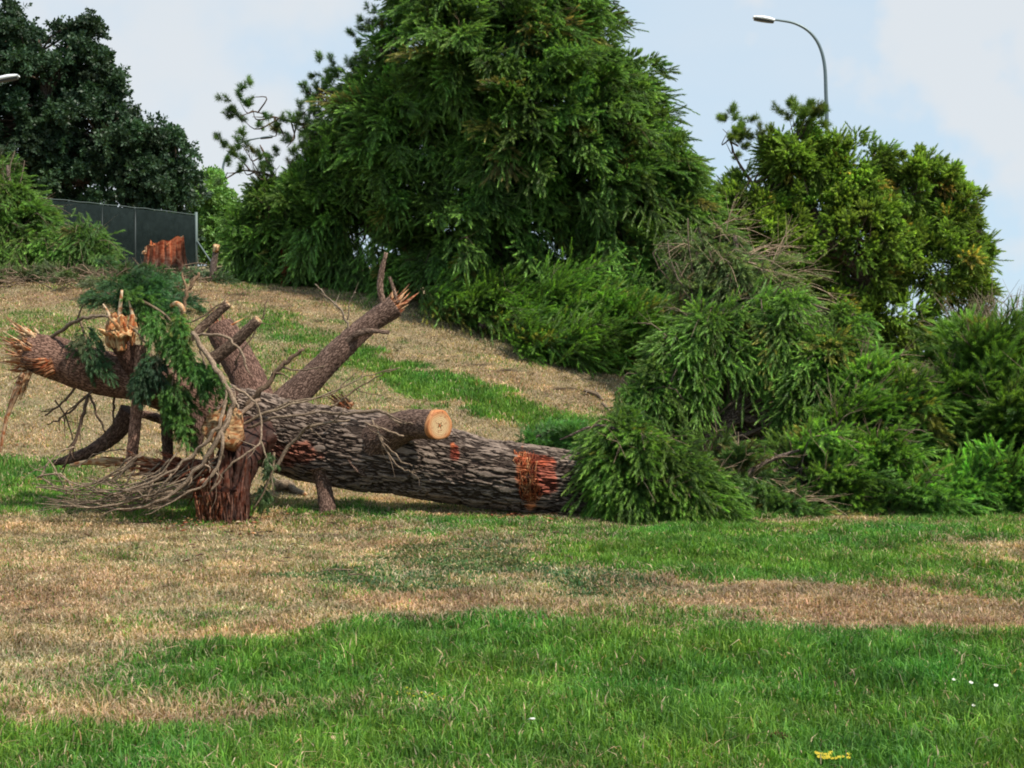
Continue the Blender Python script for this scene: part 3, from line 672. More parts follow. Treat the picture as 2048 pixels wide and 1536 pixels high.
conifer('pine_tree', 'round-topped yellowish green pine standing at the right, in front of the lamp post', 'tree', rb,
        [[list(r2) + [.3], pt(1740, 560, 34.5, .24), pt(1760, 440, 34.5, .14), pt(1780, 360, 34.5, .05)],
         [pt(1740, 560, 34.5, .18), pt(1830, 480, 34.3, .11), pt(1920, 440, 34.3, .05)], [pt(1740, 570, 34.5, .18), pt(1640, 450, 34.3, .11), pt(1585, 290, 34.3, .04)],
         [pt(1660, 480, 34.4, .12), pt(1560, 430, 34.3, .08), pt(1480, 330, 34.3, .03), pt(1458, 270, 34.2, .015)]],
        11, .62, (.095, .165, .035), (.235, .355, .060), kind='clump', drift=(.2, -.2, .1), droop=.12, K=26, nl=.10, nw=.022, inner=.5, gap=.405, gs=1.3, seed=23, root=r2,
        extra=[([e[0] for e in ex], [e[1] for e in ex], [e[2] for e in ex], 'sparse', .1)], twigs=40, limbw=.04, colvar=.2)

# ---------------------------------------------------------------- felled crowns piled on the right
N_G, N_T = (.062, .135, .032), (.190, .350, .055)
conifer('felled_pine', 'high heap of felled pine with drooping fronds over a dark hollow, behind the trunk end', 'branch',
        [(1430, 680, 105, 18.4), (1540, 660, 110, 18.6), (1310, 775, 62, 18), (1650, 730, 95, 18.2), (1400, 770, 60, 18), (1350, 710, 60, 18.2), (1620, 800, 80, 18), (1700, 680, 70, 18.8), (1270, 800, 40, 18), (1590, 900, 70, 18.3), (1470, 820, 110, 20.3), (1480, 900, 90, 20)],
        [[pt(1300, 960, 18.4, .16), pt(1450, 850, 18.4, .13), pt(1560, 700, 18.5, .08), pt(1600, 600, 18.6, .03)]],
        13, .6, (.060, .120, .030), (.155, .28, .050), kind='mix', drift=(.05, -.4, -.45), droop=.45, K=46, nl=.06, nw=.011, inner=.5, gap=.43, gs=1.5, seed=31, trunkname='stem', twigs=40, limbw=.03)
conifer('felled_pine', 'grey-twigged felled pine top drooping behind the heap, below the round pine', 'branch',
        [(1480, 540, 75, 22.5), (1560, 590, 75, 22.3), (1450, 480, 40, 22.8), (1610, 630, 60, 22), (1430, 600, 60, 22.4), (1400, 520, 40, 23)],
        [[pt(1450, 700, 22.5, .12), pt(1480, 600, 22.5, .09), pt(1470, 470, 22.6, .03)]],
        9, .8, (.09, .135, .05), (.17, .24, .08), drift=(.8, -.3, -.45), droop=.4, K=24, nl=.09, nw=.011, inner=.5, gap=.42, gs=1.3, seed=36, trunkname='stem', twigs=300, twigcol=(1.9, 1.7, 1.45), limbw=.03, twigl=1.5)
conifer('felled_pine', 'thick bright green felled pine crown lying along the edge of the lawn', 'branch',
        [(1650, 930, 95, 16.2), (1730, 850, 85, 16.6), (1800, 910, 105, 16.2), (1570, 960, 75, 16), (1840, 810, 75, 16.8), (1700, 980, 60, 15.6), (1760, 760, 60, 17.2), (1560, 890, 55, 16.4)],
        [[pt(1560, 980, 16.6, .05), pt(1650, 930, 16.4, .05), pt(1850, 850, 16.6, .05)]],
        17, .6, N_G, N_T, kind='mix', radial=P(1560, 960, 17.2), radw=.8, drift=(.5, -.4, -.1), droop=.3, K=56, nl=.07, nw=.0105, inner=.5, gap=.42, gs=1.6, seed=41, trunkname='stem', twigs=90, twigcol=(1.2, 1.05, .9), limbw=.03)
conifer('felled_pine', 'dark green felled pine crown at the right edge of the picture', 'branch',
        [(1990, 760, 100, 17), (1940, 700, 60, 17.6), (2060, 850, 120, 16.6), (1900, 800, 70, 17), (2090, 720, 90, 17.4), (1960, 870, 70, 16.9)],
        [[pt(1950, 960, 16.8, .12), pt(1985, 800, 17, .08), pt(1990, 640, 17.2, .03)]],
        14, .68, (.052, .11, .024), (.140, .26, .040), kind='mix', drift=(.1, -.4, .35), droop=.1, K=50, nl=.09, nw=.011, inner=.5, gap=.36, gs=1.4, seed=47, trunkname='stem', twigs=60, twigcol=(1.1, 1., .85), limbw=.03)
conifer('felled_bough', 'tangle of half bare pine boughs on the grass between the fan and the bright crown', 'branch',
        [(1500, 950, 60, 16.0), (1560, 1005, 45, 15.4), (1480, 1020, 35, 15.2), (1450, 900, 45, 16.6), (1610, 1020, 36, 15.2)],
        [[pt(1440, 1000, 16.0, .03), pt(1520, 930, 16.0, .03), pt(1600, 900, 16.0, .015)]],
        13, .6, (.060, .115, .036), (.13, .24, .055), drift=(.3, -.5, -.1), droop=.3, K=50, nl=.065, nw=.010, inner=.7, gap=.42, gs=1.8, seed=53, trunkname='stem', twigs=150, twigcol=(1.7, 1.5, 1.25), limbs=False, twigl=1.2)
conifer('felled_bough', 'low light green pine bough on the grass in the right corner of the heap', 'branch',
        [(1930, 985, 62, 15.6), (2010, 970, 70, 15.7), (1870, 1000, 50, 15.3), (2080, 1000, 60, 15.4)],
        [[pt(1850, 1010, 15.6, .05), pt(1960, 980, 15.6, .04), pt(2080, 960, 15.6, .02)]],
        20, .6, N_G, (.16, .34, .055), drift=(.8, -.5, .0), droop=.25, K=56, nl=.07, nw=.0105, inner=.5, seed=51, trunkname='stem', twigs=10, limbs=False)
conifer('felled_bough', 'fan of pine sprays hanging over the right end of the fallen trunk onto the lawn', 'branch',
        [(1230, 930, 55, 15.0), (1300, 930, 75, 14.9), (1380, 960, 70, 14.8), (1260, 990, 50, 14.7), (1340, 1010, 45, 14.6), (1440, 1020, 38, 14.6), (1230, 880, 40, 15.2), (1390, 1010, 40, 14.6)],
        [[pt(1120, 880, 15.3, .008), pt(1200, 850, 15.2, .015), pt(1280, 880, 15.1, .015), pt(1400, 930, 15, .015)]],
        24, .66, (.070, .145, .034), (.185, .34, .052), radial=P(1235, 850, 15.6), radw=1.15, drift=(.2, -.1, -.25), outw=.65, droop=.35, K=60, nl=.06, nw=.0095, inner=.5, gap=.33, gs=2, seed=57, trunkname='stem', twigs=25, twigcol=(1.1, .95, .8), limbs=False)
conifer('felled_bough', 'small deep green pine spray lying on the green strip behind the trunk', 'branch',
        [(1090, 868, 20, 17.2), (1145, 874, 18, 17), (1065, 885, 14, 17)],
        [[pt(1060, 880, 17.1, .015), pt(1110, 860, 17.1, .02), pt(1180, 850, 17.1, .01)]],
        34, .4, (.060, .15, .040), (.11, .26, .06), drift=(-.2, -.3, .25), droop=.2, K=30, nl=.08, nw=.009, inner=.6, seed=59, trunkname='stem', limbs=False)
# twiggy scrub at the far right
tb = thing('bush', 'pale leafless twiggy bush against the sky at the right edge', 'bush', P(2030, 700, 24))
wb = Buf()
for i in range(160):
    px = random.uniform(1950, 2110); b0 = P(px, 720, 24 + random.gauss(0, .4)); top = P(px + random.gauss(0, 45), random.uniform(585, 680), 24 + random.gauss(0, .5))
    m = (b0 + top) / 2 + rng.normal(0, .1, 3)
    tube(wb, [list(b0) + [.012], list(m) + [.008], list(top) + [.003]], n=7, seg=4, col=(1.15, 1.05, .95), cap=False)
    for z in range(4):
        a = m + (top - m) * random.random(); tube(wb, [list(a) + [.005], list(a + rng.normal(0, .16, 3) + [0, 0, .12]) + [.002]], n=3, seg=3, col=(1.1, 1.1, .95), cap=False)
wb.make('stems', M_TWIG, tb, True)

# ---------------------------------------------------------------- left side: broadleaf trees, felled heap
lb_ = [(60, 130, 110), (150, 110, 70), (20, 250, 150), (160, 240, 110), (240, 300, 100), (310, 310, 75), (90, 350, 130), (230, 380, 90), (330, 380, 75), (-80, 120, 160), (-60, 330, 160), (190, 170, 55), (60, 60, 42), (180, 50, 22),
       (345, 275, 34), (130, 60, 30), (-40, 40, 60), (250, 450, 80), (150, 460, 85), (345, 450, 55), (60, 470, 70)]
lb_ = [(a, b, c, 62.) for a, b, c in lb_]
r3 = P(120, 480, 62); r3[2] = h1(r3[0], r3[1]) - .2
conifer('broadleaf_tree', 'large dark broadleaf tree behind the fence at the top left', 'tree', lb_,
        [[list(r3) + [.4], pt(110, 300, 62, .3), pt(90, 180, 62, .2), pt(80, 80, 62, .06)], [pt(110, 340, 62, .22), pt(220, 260, 62, .12), pt(310, 270, 62, .05)], [pt(110, 320, 62, .22), pt(0, 200, 62, .12), pt(-60, 120, 62, .05)],
         [pt(110, 360, 62, .2), pt(250, 360, 62, .12), pt(350, 350, 62, .04)]],
        1.5, 1.25, (.030, .060, .028), (.030, .060, .028), kind='tuft', drift=(.1, -.1, .2), droop=.3, K=15, nl=.23, nw=.12, inner=.6, gap=.46, gs=.8, seed=61, root=r3, leafy=True, fname='crown', a0=80, a1=35, limbw=.08, shl=1.0)
r4 = P(425, 520, 75); r4[2] = h1(r4[0], r4[1]) - .2
conifer('broadleaf_tree', 'light green leafy tree beyond the end of the fence, right of the dark tree', 'tree',
        [(420, 400, 48, 75.), (450, 440, 50, 75.), (400, 470, 45, 75.), (460, 500, 50, 75.), (415, 365, 28, 75.)],
        [[list(r4) + [.2], pt(425, 440, 75, .12), pt(425, 360, 75, .04)]],
        2.2, 1.2, (.13, .24, .055), (.13, .24, .055), kind='tuft', drift=(0, -.1, .2), droop=.3, K=12, nl=.24, nw=.11, inner=.6, gap=.3, gs=.5, seed=67, root=r4, leafy=True, fname='crown', a0=80, a1=35, limbw=.05)
conifer('felled_pine', 'mound of felled pine with fresh green sprays at the left edge of the slope', 'branch',
        [(20, 400, 62, 33), (-30, 440, 90, 33.4), (85, 440, 52, 32.6), (75, 480, 55, 32), (20, 480, 70, 32.4), (0, 350, 36, 33.5), (120, 490, 36, 32)],
        [[pt(-20, 520, 33, .14), pt(20, 430, 33, .1), pt(15, 330, 33, .03)]],
        8, .95, (.07, .13, .035), (.16, .30, .055), drift=(.4, -.4, -.5), droop=.4, K=36, nl=.10, nw=.016, inner=.5, gap=.33, gs=1., seed=71, trunkname='stem', twigs=60, twigcol=(1.1, 1., .8), limbw=.03)
conifer('felled_bough', 'smaller pine bough sloping down beside the mound, bare twigs on its top', 'branch',
        [(170, 478, 36, 31.6), (205, 500, 28, 31.3), (150, 500, 32, 31.5)],
        [[pt(130, 450, 31.8, .05), pt(180, 470, 31.6, .04), pt(230, 510, 31.4, .015)]],
        11, .8, (.07, .13, .04), (.13, .24, .055), drift=(.5, -.4, -.4), droop=.35, K=34, nl=.10, nw=.016, inner=.5, seed=73, trunkname='stem', limbs=False, twigs=70, twigcol=(1.2, 1.05, .9))
# low brush debris along the crest
def brush(name, label, area, n, ng, Y, col=(.06, .10, .04), tl=.7):
    x0, y0, x1, y1 = area; c = G((x0 + x1) / 2, y1 - 2) if False else P((x0 + x1) / 2, y1, Y)
    t = thing(name, label, 'branches', (c[0], c[1], h1(c[0], c[1]))); wb = Buf()
    bb, dd, ll = [], [], []
    for i in range(n):
        px = random.uniform(x0, x1); YY = Y + random.uniform(-1.2, 1.2); a = P(px, 500, YY); z = h1(a[0], a[1])
        p = np.array([a[0], a[1], z + abs(random.gauss(0, .12))]); an = random.gauss(0, .5) + random.choice([0, 3.14]); l = random.uniform(.3, 1.0) * tl
        d = np.array([math.cos(an), math.sin(an) * .6, random.gauss(.05, .18)])
        q = [list(p) + [random.uniform(.008, .02)], list(p + d * l * .5 + rng.normal(0, .07, 3)) + [.009], list(p + d * l + rng.normal(0, .08, 3)) + [.003]]
        tube(wb, q, n=7, seg=4, col=np.array([1.15, 1., .85]) * random.uniform(.6, 1.2), cap=False)
        for z_ in range(2):
            a2 = np.array(q[1][:3]); tube(wb, [list(a2) + [.005], list(a2 + rng.normal(0, .15, 3) + [0, 0, .08]) + [.002]], n=3, seg=3, col=(1, .95, .8), cap=False)
    for i in range(ng):
        px = random.uniform(x0, x1); YY = Y + random.uniform(-1.2, 1.2); a = P(px, 500, YY); z = h1(a[0], a[1]); bb.append([a[0], a[1], z + random.uniform(.03, .2)])
        dd.append([random.gauss(0, 1), random.gauss(-.2, .6), random.gauss(.12, .25)]); ll.append(random.uniform(.35, .6))
    V, T, C = boughs(np.array(bb), np.array(dd), np.array(ll), 'feather', col, np.array(col) * 1.9, .3, 18, .09, .014)
    mesh_obj('foliage', V, T, M_NEEDLE, t, C); tag(wb.make('bare_twigs', M_TWIG, t, True), kind='stuff')
brush('brush_pile', 'low tangle of cut twigs and wilting sprays on the crest at the left edge', (-60, 500, 215, 560), 230, 34, 29.6, (.075, .10, .045))
brush('brush_pile', 'scattered cut twigs lying on the crest around the orange stump', (215, 500, 425, 560), 170, 30, 30.2, (.055, .10, .04))
brush('brush_pile', 'dark green cuttings strewn on the slope just below the orange stump', (210, 560, 370, 600), 60, 26, 27.2, (.045, .10, .045), .5)

# ---------------------------------------------------------------- orange stump and cut pole on the crest
Ys = 30.8
b0 = P(322, 500, Ys); gz = h1(b0[0], Ys) - .03
st = thing('tree_stump', 'torn bright orange tree stump standing on the crest in front of the fence', 'stump', (b0[0], Ys, gz))
nb, ns_ = 128, 18
xl, xr = P(290, 500, Ys)[0], P(366, 500, Ys)[0]; cx, rx = (xl + xr) / 2, (xr - xl) / 2
zt0, zt1 = P(300, 498, Ys)[2], P(355, 474, Ys)[2]
V, C_ = [], []
for k in range(ns_):
    t_ = k / (ns_ - 1)
    for j in range(nb):
        th = j / nb * 6.2832; rib = .12 * math.sin(th * 9 + 1.2 * math.sin(th * 3)) + .08 * math.sin(th * 19 + 2 * math.sin(th * 2))
        r_ = rx * (1 + rib * (1.2 - t_)) * (1 + .16 * (1 - t_) ** 2)
        ztop = zt0 + (zt1 - zt0) * (math.cos(th) + 1) / 2 + .03 * math.sin(th * 7)
        z_ = gz + (ztop - gz) * t_
        V.append([cx + r_ * math.cos(th), Ys + r_ * .62 * math.sin(th), z_])
        up = min(1, max(0, t_ * 2.0 - .75 + .35 * math.sin(th * 11) + .2 * math.sin(th * 29)))
        C_.append(np.array([.13, .07, .05]) * (1 - up) + np.array([.42, .125, .055]) * up)
Fq = [[k * nb + j, k * nb + (j + 1) % nb, (k + 1) * nb + (j + 1) % nb, (k + 1) * nb + j] for k in range(ns_ - 1) for j in range(nb)]
bf = Buf(); V = np.array(V); bf.add(V, np.array(Fq), np.array(C_), np.stack([V[:, 2], V[:, 0] * .6, V[:, 1] * .6], 1)); bf.make('trunk', M_WOOD, st, True)
bf = Buf(); e = (ns_ - 1) * nb; top = V[e:e + nb]; cen = top.mean(0) - [0, 0, .02]
top2 = top + [0, 0, .012]; inner = cen + (top2 - cen) * .82 - [0, 0, .01]
bf.add(np.vstack([top2, inner, cen]), [np.array([[j, (j + 1) % nb, nb + (j + 1) % nb, nb + j] for j in range(nb)]), np.array([[nb + j, nb + (j + 1) % nb, 2 * nb] for j in range(nb)])],
       np.vstack([np.tile([.72, .36, .16], (nb, 1)), np.tile([.66, .38, .2], (nb, 1)), [[.6, .35, .18]]])); 
splinters(bf, [xl + .05, Ys - .1, zt0 - .06], [-.1, -.3, 1], .08, 16, .16, .02, ((.7, .5, .3), (.5, .2, .08)))
splinters(bf, [cx, Ys, (zt0 + zt1) / 2 - .05], [0, 0, 1], rx * .8, 24, .10, .02, ((.7, .35, .16), (.5, .16, .06)), .2)
bf.make('torn_top', M_WOOD, st)

Yp = 29.5
bp_ = thing('cut_branch', 'thin grey cut branch standing upright with a pale sawn end', 'branch', P(425, 556, Yp))
bf = Buf(); p0 = P(424, 560, Yp); p0[2] = h1(p0[0], Yp) - .05
tube(bf, [list(p0) + [.085], pt(428, 525, Yp, .07), pt(432, 500, Yp, .06)], seg=12, lump=.1, col=(1.0, 1.0, 1.0), step=.04); bf.make('stem', M_LIMB, bp_, True)
bf = Buf(); tube(bf, [pt(431, 503, Yp - .02, .068), pt(433, 490, Yp - .07, .068)], seg=14, col=(.68, .48, .27), n=4, cap=True); bf.make('sawn_end', M_WOOD, bp_)
# second torn stump, half hidden at the foot of the tall pine
Yq = 30.0; pq = P(572, 500, Yq)
s2 = thing('tree_stump', 'reddish torn stub half hidden in the lower left of the tall pine', 'stump', (pq[0], Yq, h1(pq[0], Yq)))
bf = Buf(); tube(bf, [[pq[0], Yq, h1(pq[0], Yq) - .1, .13], pt(570, 510, Yq, .11), pt(575, 484, Yq, .10)], seg=14, lump=.2, col=(.35, .13, .06), step=.05); bf.make('trunk', M_WOOD, s2, True)
bf = Buf(); splinters(bf, P(575, 486, Yq), [0, 0, 1], .09, 24, .2, .018, ((.55, .22, .1), (.4, .14, .06))); bf.make('torn_top', M_WOOD, s2)

# ---------------------------------------------------------------- fence
def fence():
    A = P(60, 470, 47.); B = P(393, 480, 53.)
    t = thing('fence', 'dark screened wire fence with a pale end post on the crest below the dark tree', 'fence', (B[0], B[1], h1(B[0], B[1])))
    n = 60; fb = Buf(); vs_ = []
    topz = lambda u: P(60 + u * 333, np.interp(60 + u * 333, [60, 110, 220, 300, 393], [392, 399, 411, 419, 430]), A[1] + (B[1] - A[1]) * u)[2]
    cols = []
    for i in range(n + 1):
        u = i / n; x = A[0] + (B[0] - A[0]) * u; y = A[1] + (B[1] - A[1]) * u
        g = h1(x, y); z1 = topz(u) - .03 - .02 * abs(math.sin(i * 1.7)); bulge = .03 * math.sin(i * .9)
        for dy in (0, .012):
            vs_ += [[x, y + dy + bulge * .3, g - .05], [x, y + dy + bulge, (g + z1) / 2], [x, y + dy, z1]]
    f = []
    for i in range(n):
        a, b = i * 6, i * 6 + 6
        for q in (0, 1): f += [[a + q, b + q, b + q + 1, a + q + 1], [a + 3 + q, a + 4 + q, b + 4 + q, b + 3 + q]]
        f.append([a + 2, b + 2, b + 5, a + 5])
    m, nt, o = newmat('screen_fabric'); l = nt.links.new
    tcx = N(nt, 'ShaderNodeTexCoord'); nn = N(nt, 'ShaderNodeTexNoise'); nn.inputs['Scale'].default_value = 5; nn.inputs['Detail'].default_value = 6; l(tcx.outputs['Object'], nn.inputs['Vector'])
    rr = N(nt, 'ShaderNodeValToRGB'); rr.color_ramp.elements[0].color = (.004, .007, .007, 1); rr.color_ramp.elements[1].color = (.016, .024, .023, 1); l(nn.outputs['Fac'], rr.inputs[0])
    pb = N(nt, 'ShaderNodeBsdfPrincipled'); pb.inputs['Roughness'].default_value = .9; pb.inputs['Specular IOR Level'].default_value = .05; l(rr.outputs[0], pb.inputs['Base Color']); tb_ = N(nt, 'ShaderNodeBsdfTransparent'); mf = N(nt, 'ShaderNodeMixShader'); n6 = N(nt, 'ShaderNodeTexNoise'); n6.inputs['Scale'].default_value = 1.6; n6.inputs['Detail'].default_value = 5; l(tcx.outputs['Object'], n6.inputs['Vector'])
    r6 = N(nt, 'ShaderNodeMapRange'); r6.inputs[1].default_value = .35; r6.inputs[2].default_value = .65; r6.inputs[3].default_value = .0; r6.inputs[4].default_value = .14; l(n6.outputs['Fac'], r6.inputs[0]); l(r6.outputs[0], mf.inputs[0]); l(pb.outputs[0], mf.inputs[1]); l(tb_.outputs[0], mf.inputs[2]); l(mf.outputs[0], o.inputs[0])
    fb.add(vs_, np.array(f)); fb.make('screen', m, t)
    gm = plain('galvanised_steel', (.10, .135, .13), .6, .0); dm = plain('dark_post', (.03, .04, .04), .6)
    rl = Buf(); tube(rl, [[A[0] + (B[0] - A[0]) * u, A[1] + (B[1] - A[1]) * u - .03, topz(u) + .012 * math.sin(u * 40), .011] for u in np.linspace(0, 1, 16)], n=80, seg=6); rl.make('top_wire', gm, t, True)
    for u in (0.02, .21, .4, .6, .8):
        x, y = A[0] + (B[0] - A[0]) * u, A[1] + (B[1] - A[1]) * u; pb_ = Buf(); tube(pb_, [[x, y + .06, h1(x, y) - .2, .035], [x, y + .06, topz(u) + .02, .035]], n=3, seg=8); pb_.make('post', dm, t, True)
    pb_ = Buf(); tube(pb_, [[B[0], B[1] - .05, h1(B[0], B[1]) - .2, .055], [B[0], B[1] - .05, topz(1) + .1, .055]], n=3, seg=12); pb_.make('post', gm, t, True)
    pb_ = Buf(); tube(pb_, [[B[0] + .05, B[1] - .1, h1(B[0], B[1]) + .9, .03], [B[0] + .75, B[1] - .3, h1(B[0], B[1]) - .1, .03]], n=3, seg=8); pb_.make('brace', gm, t, True)
fence()

# ---------------------------------------------------------------- street lamps
M_POLE = plain('painted_pole', (.13, .17, .18), .45, .4, 8, .15); M_WHITE = plain('lamp_shell', (.78, .80, .82), .4, 0, 5, .05); M_DARK = plain('lamp_underside', (.03, .035, .04), .4, 0, 5, .1)
def head(t, a, b, w, th, shell):
    """flat tapered luminaire between points a (outer end) and b (spigot)"""
    a = np.array(a); b = np.array(b); f = nrm(a - b); s = nrm(np.cross(f, [0, 0, 1.])); u = np.cross(s, f)
    if u[2] < 0: u = -u
    L0 = np.linalg.norm(a - b)
    prof = [(0, .35), (.08, .6), (.25, .85), (.6, 1.0), (.9, .85), (1, .55)]
    for nm, z0, z1, m in (('lamp_shell', 0, 1, shell), ('lamp_glass', -.55, -.02, M_DARK)):
        bf = Buf(); V = []
        for k, q in prof:
            q2 = q * (1 if nm == 'lamp_shell' else .86); kk = k if nm == 'lamp_shell' else .03 + k * .92
            hz = (z1 if z1 > 0 else z1); top_ = hz * th * (.55 + .45 * math.sin(math.pi * min(1, k * .9 + .1))) if z1 > 0 else z1 * th
            c0 = b + f * L0 * kk
            for sgn, zz, ww in ((-1, z0 * th, 1), (-1, top_, .75), (1, top_, .75), (1, z0 * th, 1)):
                V.append(c0 + s * sgn * w * .5 * q2 * ww + u * zz)
        f4 = [[i * 4 + j, i * 4 + (j + 1) % 4, i * 4 + 4 + (j + 1) % 4, i * 4 + 4 + j] for i in range(len(prof) - 1) for j in range(4)] + [[0, 1, 2, 3], [len(V) - 4, len(V) - 1, len(V) - 2, len(V) - 3]]
        bf.add(V, np.array(f4)); bf.make(nm, m, t)
def lamp(label, Yl, base_px, path, ha, hb, w=.34, r0=.085, r1=.04, th=.13, shell=None):
    bx = P(base_px, 500, Yl); g = h1(bx[0], Yl)
    t = thing('street_lamp', label, 'street lamp', (bx[0], Yl, g), 'curved-arm street lamps along the road behind the trees')
    bf = Buf(); rows = [[bx[0], Yl, g - .2, r0 * 1.15]] + [pt(a, b, Yl, r0 + (r1 - r0) * k / (len(path) - 1)) for k, (a, b) in enumerate(path)]
    tube(bf, rows, n=70, seg=12); bf.make('pole', M_POLE, t, True)
    bf = Buf(); tube(bf, [[bx[0], Yl, g - .1, r0 * 2], [bx[0], Yl, g + .5, r0 * 1.9], [bx[0], Yl, g + .6, r0 * 1.2]], n=8, seg=12); bf.make('base', M_POLE, t, True)
    head(t, P(*ha, Yl), P(*hb, Yl), w, th, shell or M_WHITE)
lamp('street lamp with a long curved arm and flat white head above the round pine', 58., 1657, [(1654, 275), (1652, 190), (1649, 130), (1638, 90), (1618, 63), (1590, 47), (1560, 41), (1548, 40)], (1506, 36), (1549, 43), .42)
lamp('distant street lamp arching up left of the tall pine, head hidden by needles', 85., 441, [(443, 400), (445, 345), (450, 320), (462, 300), (480, 287), (500, 280), (520, 276)], (546, 274), (520, 277), .34, .085, .04, .08, M_POLE)
lamp('street lamp head poking in at the left edge before the dark tree', 45., -95, [(-95, 400), (-94, 260), (-90, 215), (-75, 188), (-50, 172), (-25, 166), (-12, 163)], (38, 153), (-12, 163), .36, .085, .04, .11)

# ---------------------------------------------------------------- the fallen tree
root = thing('fallen_tree', 'fallen pine trunk with deeply furrowed bark and snapped limbs, lying across the lawn', 'fallen tree', (P(800, 900, 15.5)[0], 15.5, 0))
TR = [(1400, 990, 60, 15.7), (1330, 985, 62, 15.6), (1250, 977, 64, 15.5), (1150, 966, 65, 15.45), (1050, 955, 68, 15.4), (950, 942, 70, 15.4), (850, 923, 75, 15.45), (750, 905, 78, 15.5), (650, 892, 76, 15.6),
      (570, 872, 74, 15.65), (500, 848, 68, 15.6), (430, 815, 52, 15.5), (385, 797, 44, 15.42), (360, 787, 30, 15.38)]
bf = Buf(); tp = tube(bf, PX(TR), n=620, seg=230, lump=.09, seed=2)
tv = bf.v[0]; tpx, tpy = proj(tv[:, 0], tv[:, 1], tv[:, 2])
front = tv[:, 1] < 15.62
col = np.ones((len(tv), 3))
nzv = fbm(tv * 9, 3, 4); nzf = fbm(tv * np.array([5, 16, 16]), 3, 14)
def wound(cx_, cy_, rx_, ry_, c, k=1.0):
    d_ = np.sqrt(((tpx - cx_) / rx_) ** 2 + ((tpy - cy_) / ry_) ** 2) + (nzv - .5) * 1.4
    w_ = np.clip((1.05 - d_) * 3.5, 0, 1)[:, None] * front[:, None] * k
    col[:] = col * (1 - w_) + np.array(c) * w_
wound(590, 905, 46, 24, (1.8, .75, .55), .7); wound(430, 930, 60, 40, (1.6, .8, .6), .6)
wound(1078, 955, 36, 42, (1.9, .55, .38), .75); wound(1045, 945, 16, 52, (2.7, 1.1, .55), .9); wound(1062, 985, 14, 38, (3.0, 1.5, .8), .8); wound(1070, 918, 34, 14, (2.1, .6, .35), .8)
wound(908, 903, 11, 20, (2.3, .6, .42), .85); wound(905, 890, 6, 10, (2.8, 1.1, .6))
# redder smoother bark on the upper limb
red = np.clip((470 - tpx) / 160, 0, 1)[:, None]; col[:] = col * (1 - red) + np.array([1.3, .92, .80]) * red * 1.0 + 0 * col
grey = np.clip((nzf - .5) * 1.5, 0, .4)[:, None] * (1 - red); col[:] = col * (1 + grey)
bf.c[0] = col
bf.make('trunk', M_BARK, root, True)
# exposed wood of the big gash in front of the bark
g = Buf()
for i in range(200):
    px = min(1074, max(1036, random.gauss(1054, 13))); py = random.uniform(905, 992); px += (py - 950) * .15
    th = math.asin(max(-.97, min(.97, (955 - py) / 69))); Rm = 69 / F * 15.4 + .006
    c = P(955 and px, 955, 15.4); c = c + np.array([0, -math.cos(th) * Rm, math.sin(th) * Rm])
    dn = np.array([random.gauss(0, .3), -math.sin(th), -math.cos(th)]); nn_ = np.array([0, -math.cos(th), math.sin(th)]); l_ = random.uniform(.03, .12); w_ = random.uniform(.002, .007)
    a, b = c - dn * l_ / 2, c + dn * l_ / 2; s_ = nrm(np.cross(dn, nn_)) * w_
    g.add([a - s_, a + s_, b + s_ * .3, b - s_ * .3, a + nn_ * .012, b + nn_ * .008], [np.array([[0, 3, 5, 4], [4, 5, 2, 1], ])], np.array(random.choice([(.52, .16, .06), (.66, .36, .17), (.32, .075, .035)])) * random.uniform(.7, 1.1))
tag(g.make('gash', M_WOOD, root), 'orange-red gash of torn wood in the bark')

def limb(rows, name='limb', mat=M_LIMB, seg=26, lump=.12, seed=1, col=(1, .86, .80), step=.02, label=None, n=None):
    if name == 'limb' or 'stub' in name: rows = [(rows[0][0], rows[0][1], rows[0][2] * 1.35, rows[0][3])] + [tuple(np.array(rows[0]) * .82 + np.array(rows[1]) * .18)] + list(rows[1:])
    b = Buf(); t_ = tube(b, PX(rows), seg=seg, lump=lump, seed=seed, col=col, step=step, n=n); o = b.make(name, mat, root, True)
    if label: o['label'] = label
    return o, t_
def torn(parent, c, d, r, n=60, ln=.2, w=.012, cols=((.70, .50, .29), (.52, .24, .11)), spread=.25, name='torn_end'):
    b = Buf(); splinters(b, c, d, r, n, ln, w, cols, spread); return b.make(name, M_WOOD, parent)
# left broken end of the trunk
limb([(450, 825, 50, 15.52), (400, 800, 50, 15.44), (360, 785, 48, 15.4), (280, 762, 44, 15.3), (180, 738, 42, 15.2), (110, 718, 41, 15.15), (52, 702, 37, 15.1)], seed=33, col=(1.15, .90, .80), seg=70, step=.014, lump=.14, label='thick upper limb of the trunk, broken off pale at the left end')
c0 = P(52, 702, 15.1); dL = P(0, 690, 15.05) - P(52, 702, 15.1)
torn(root, c0, dL, .20, 190, .24, .017, ((.80, .60, .38), (.50, .23, .11)), .36)
b = Buf(); splinters(b, P(55, 672, 15.05), [-.6, -.2, .45], .09, 30, .22, .018, ((.78, .58, .36), (.6, .36, .18)), .3)
splinters(b, P(90, 735, 14.95), P(20, 750, 14.9) - P(90, 735, 14.95), .08, 30, .3, .012, ((.45, .18, .09), (.6, .32, .16)), .3); b.make('torn_end', M_WOOD, root)
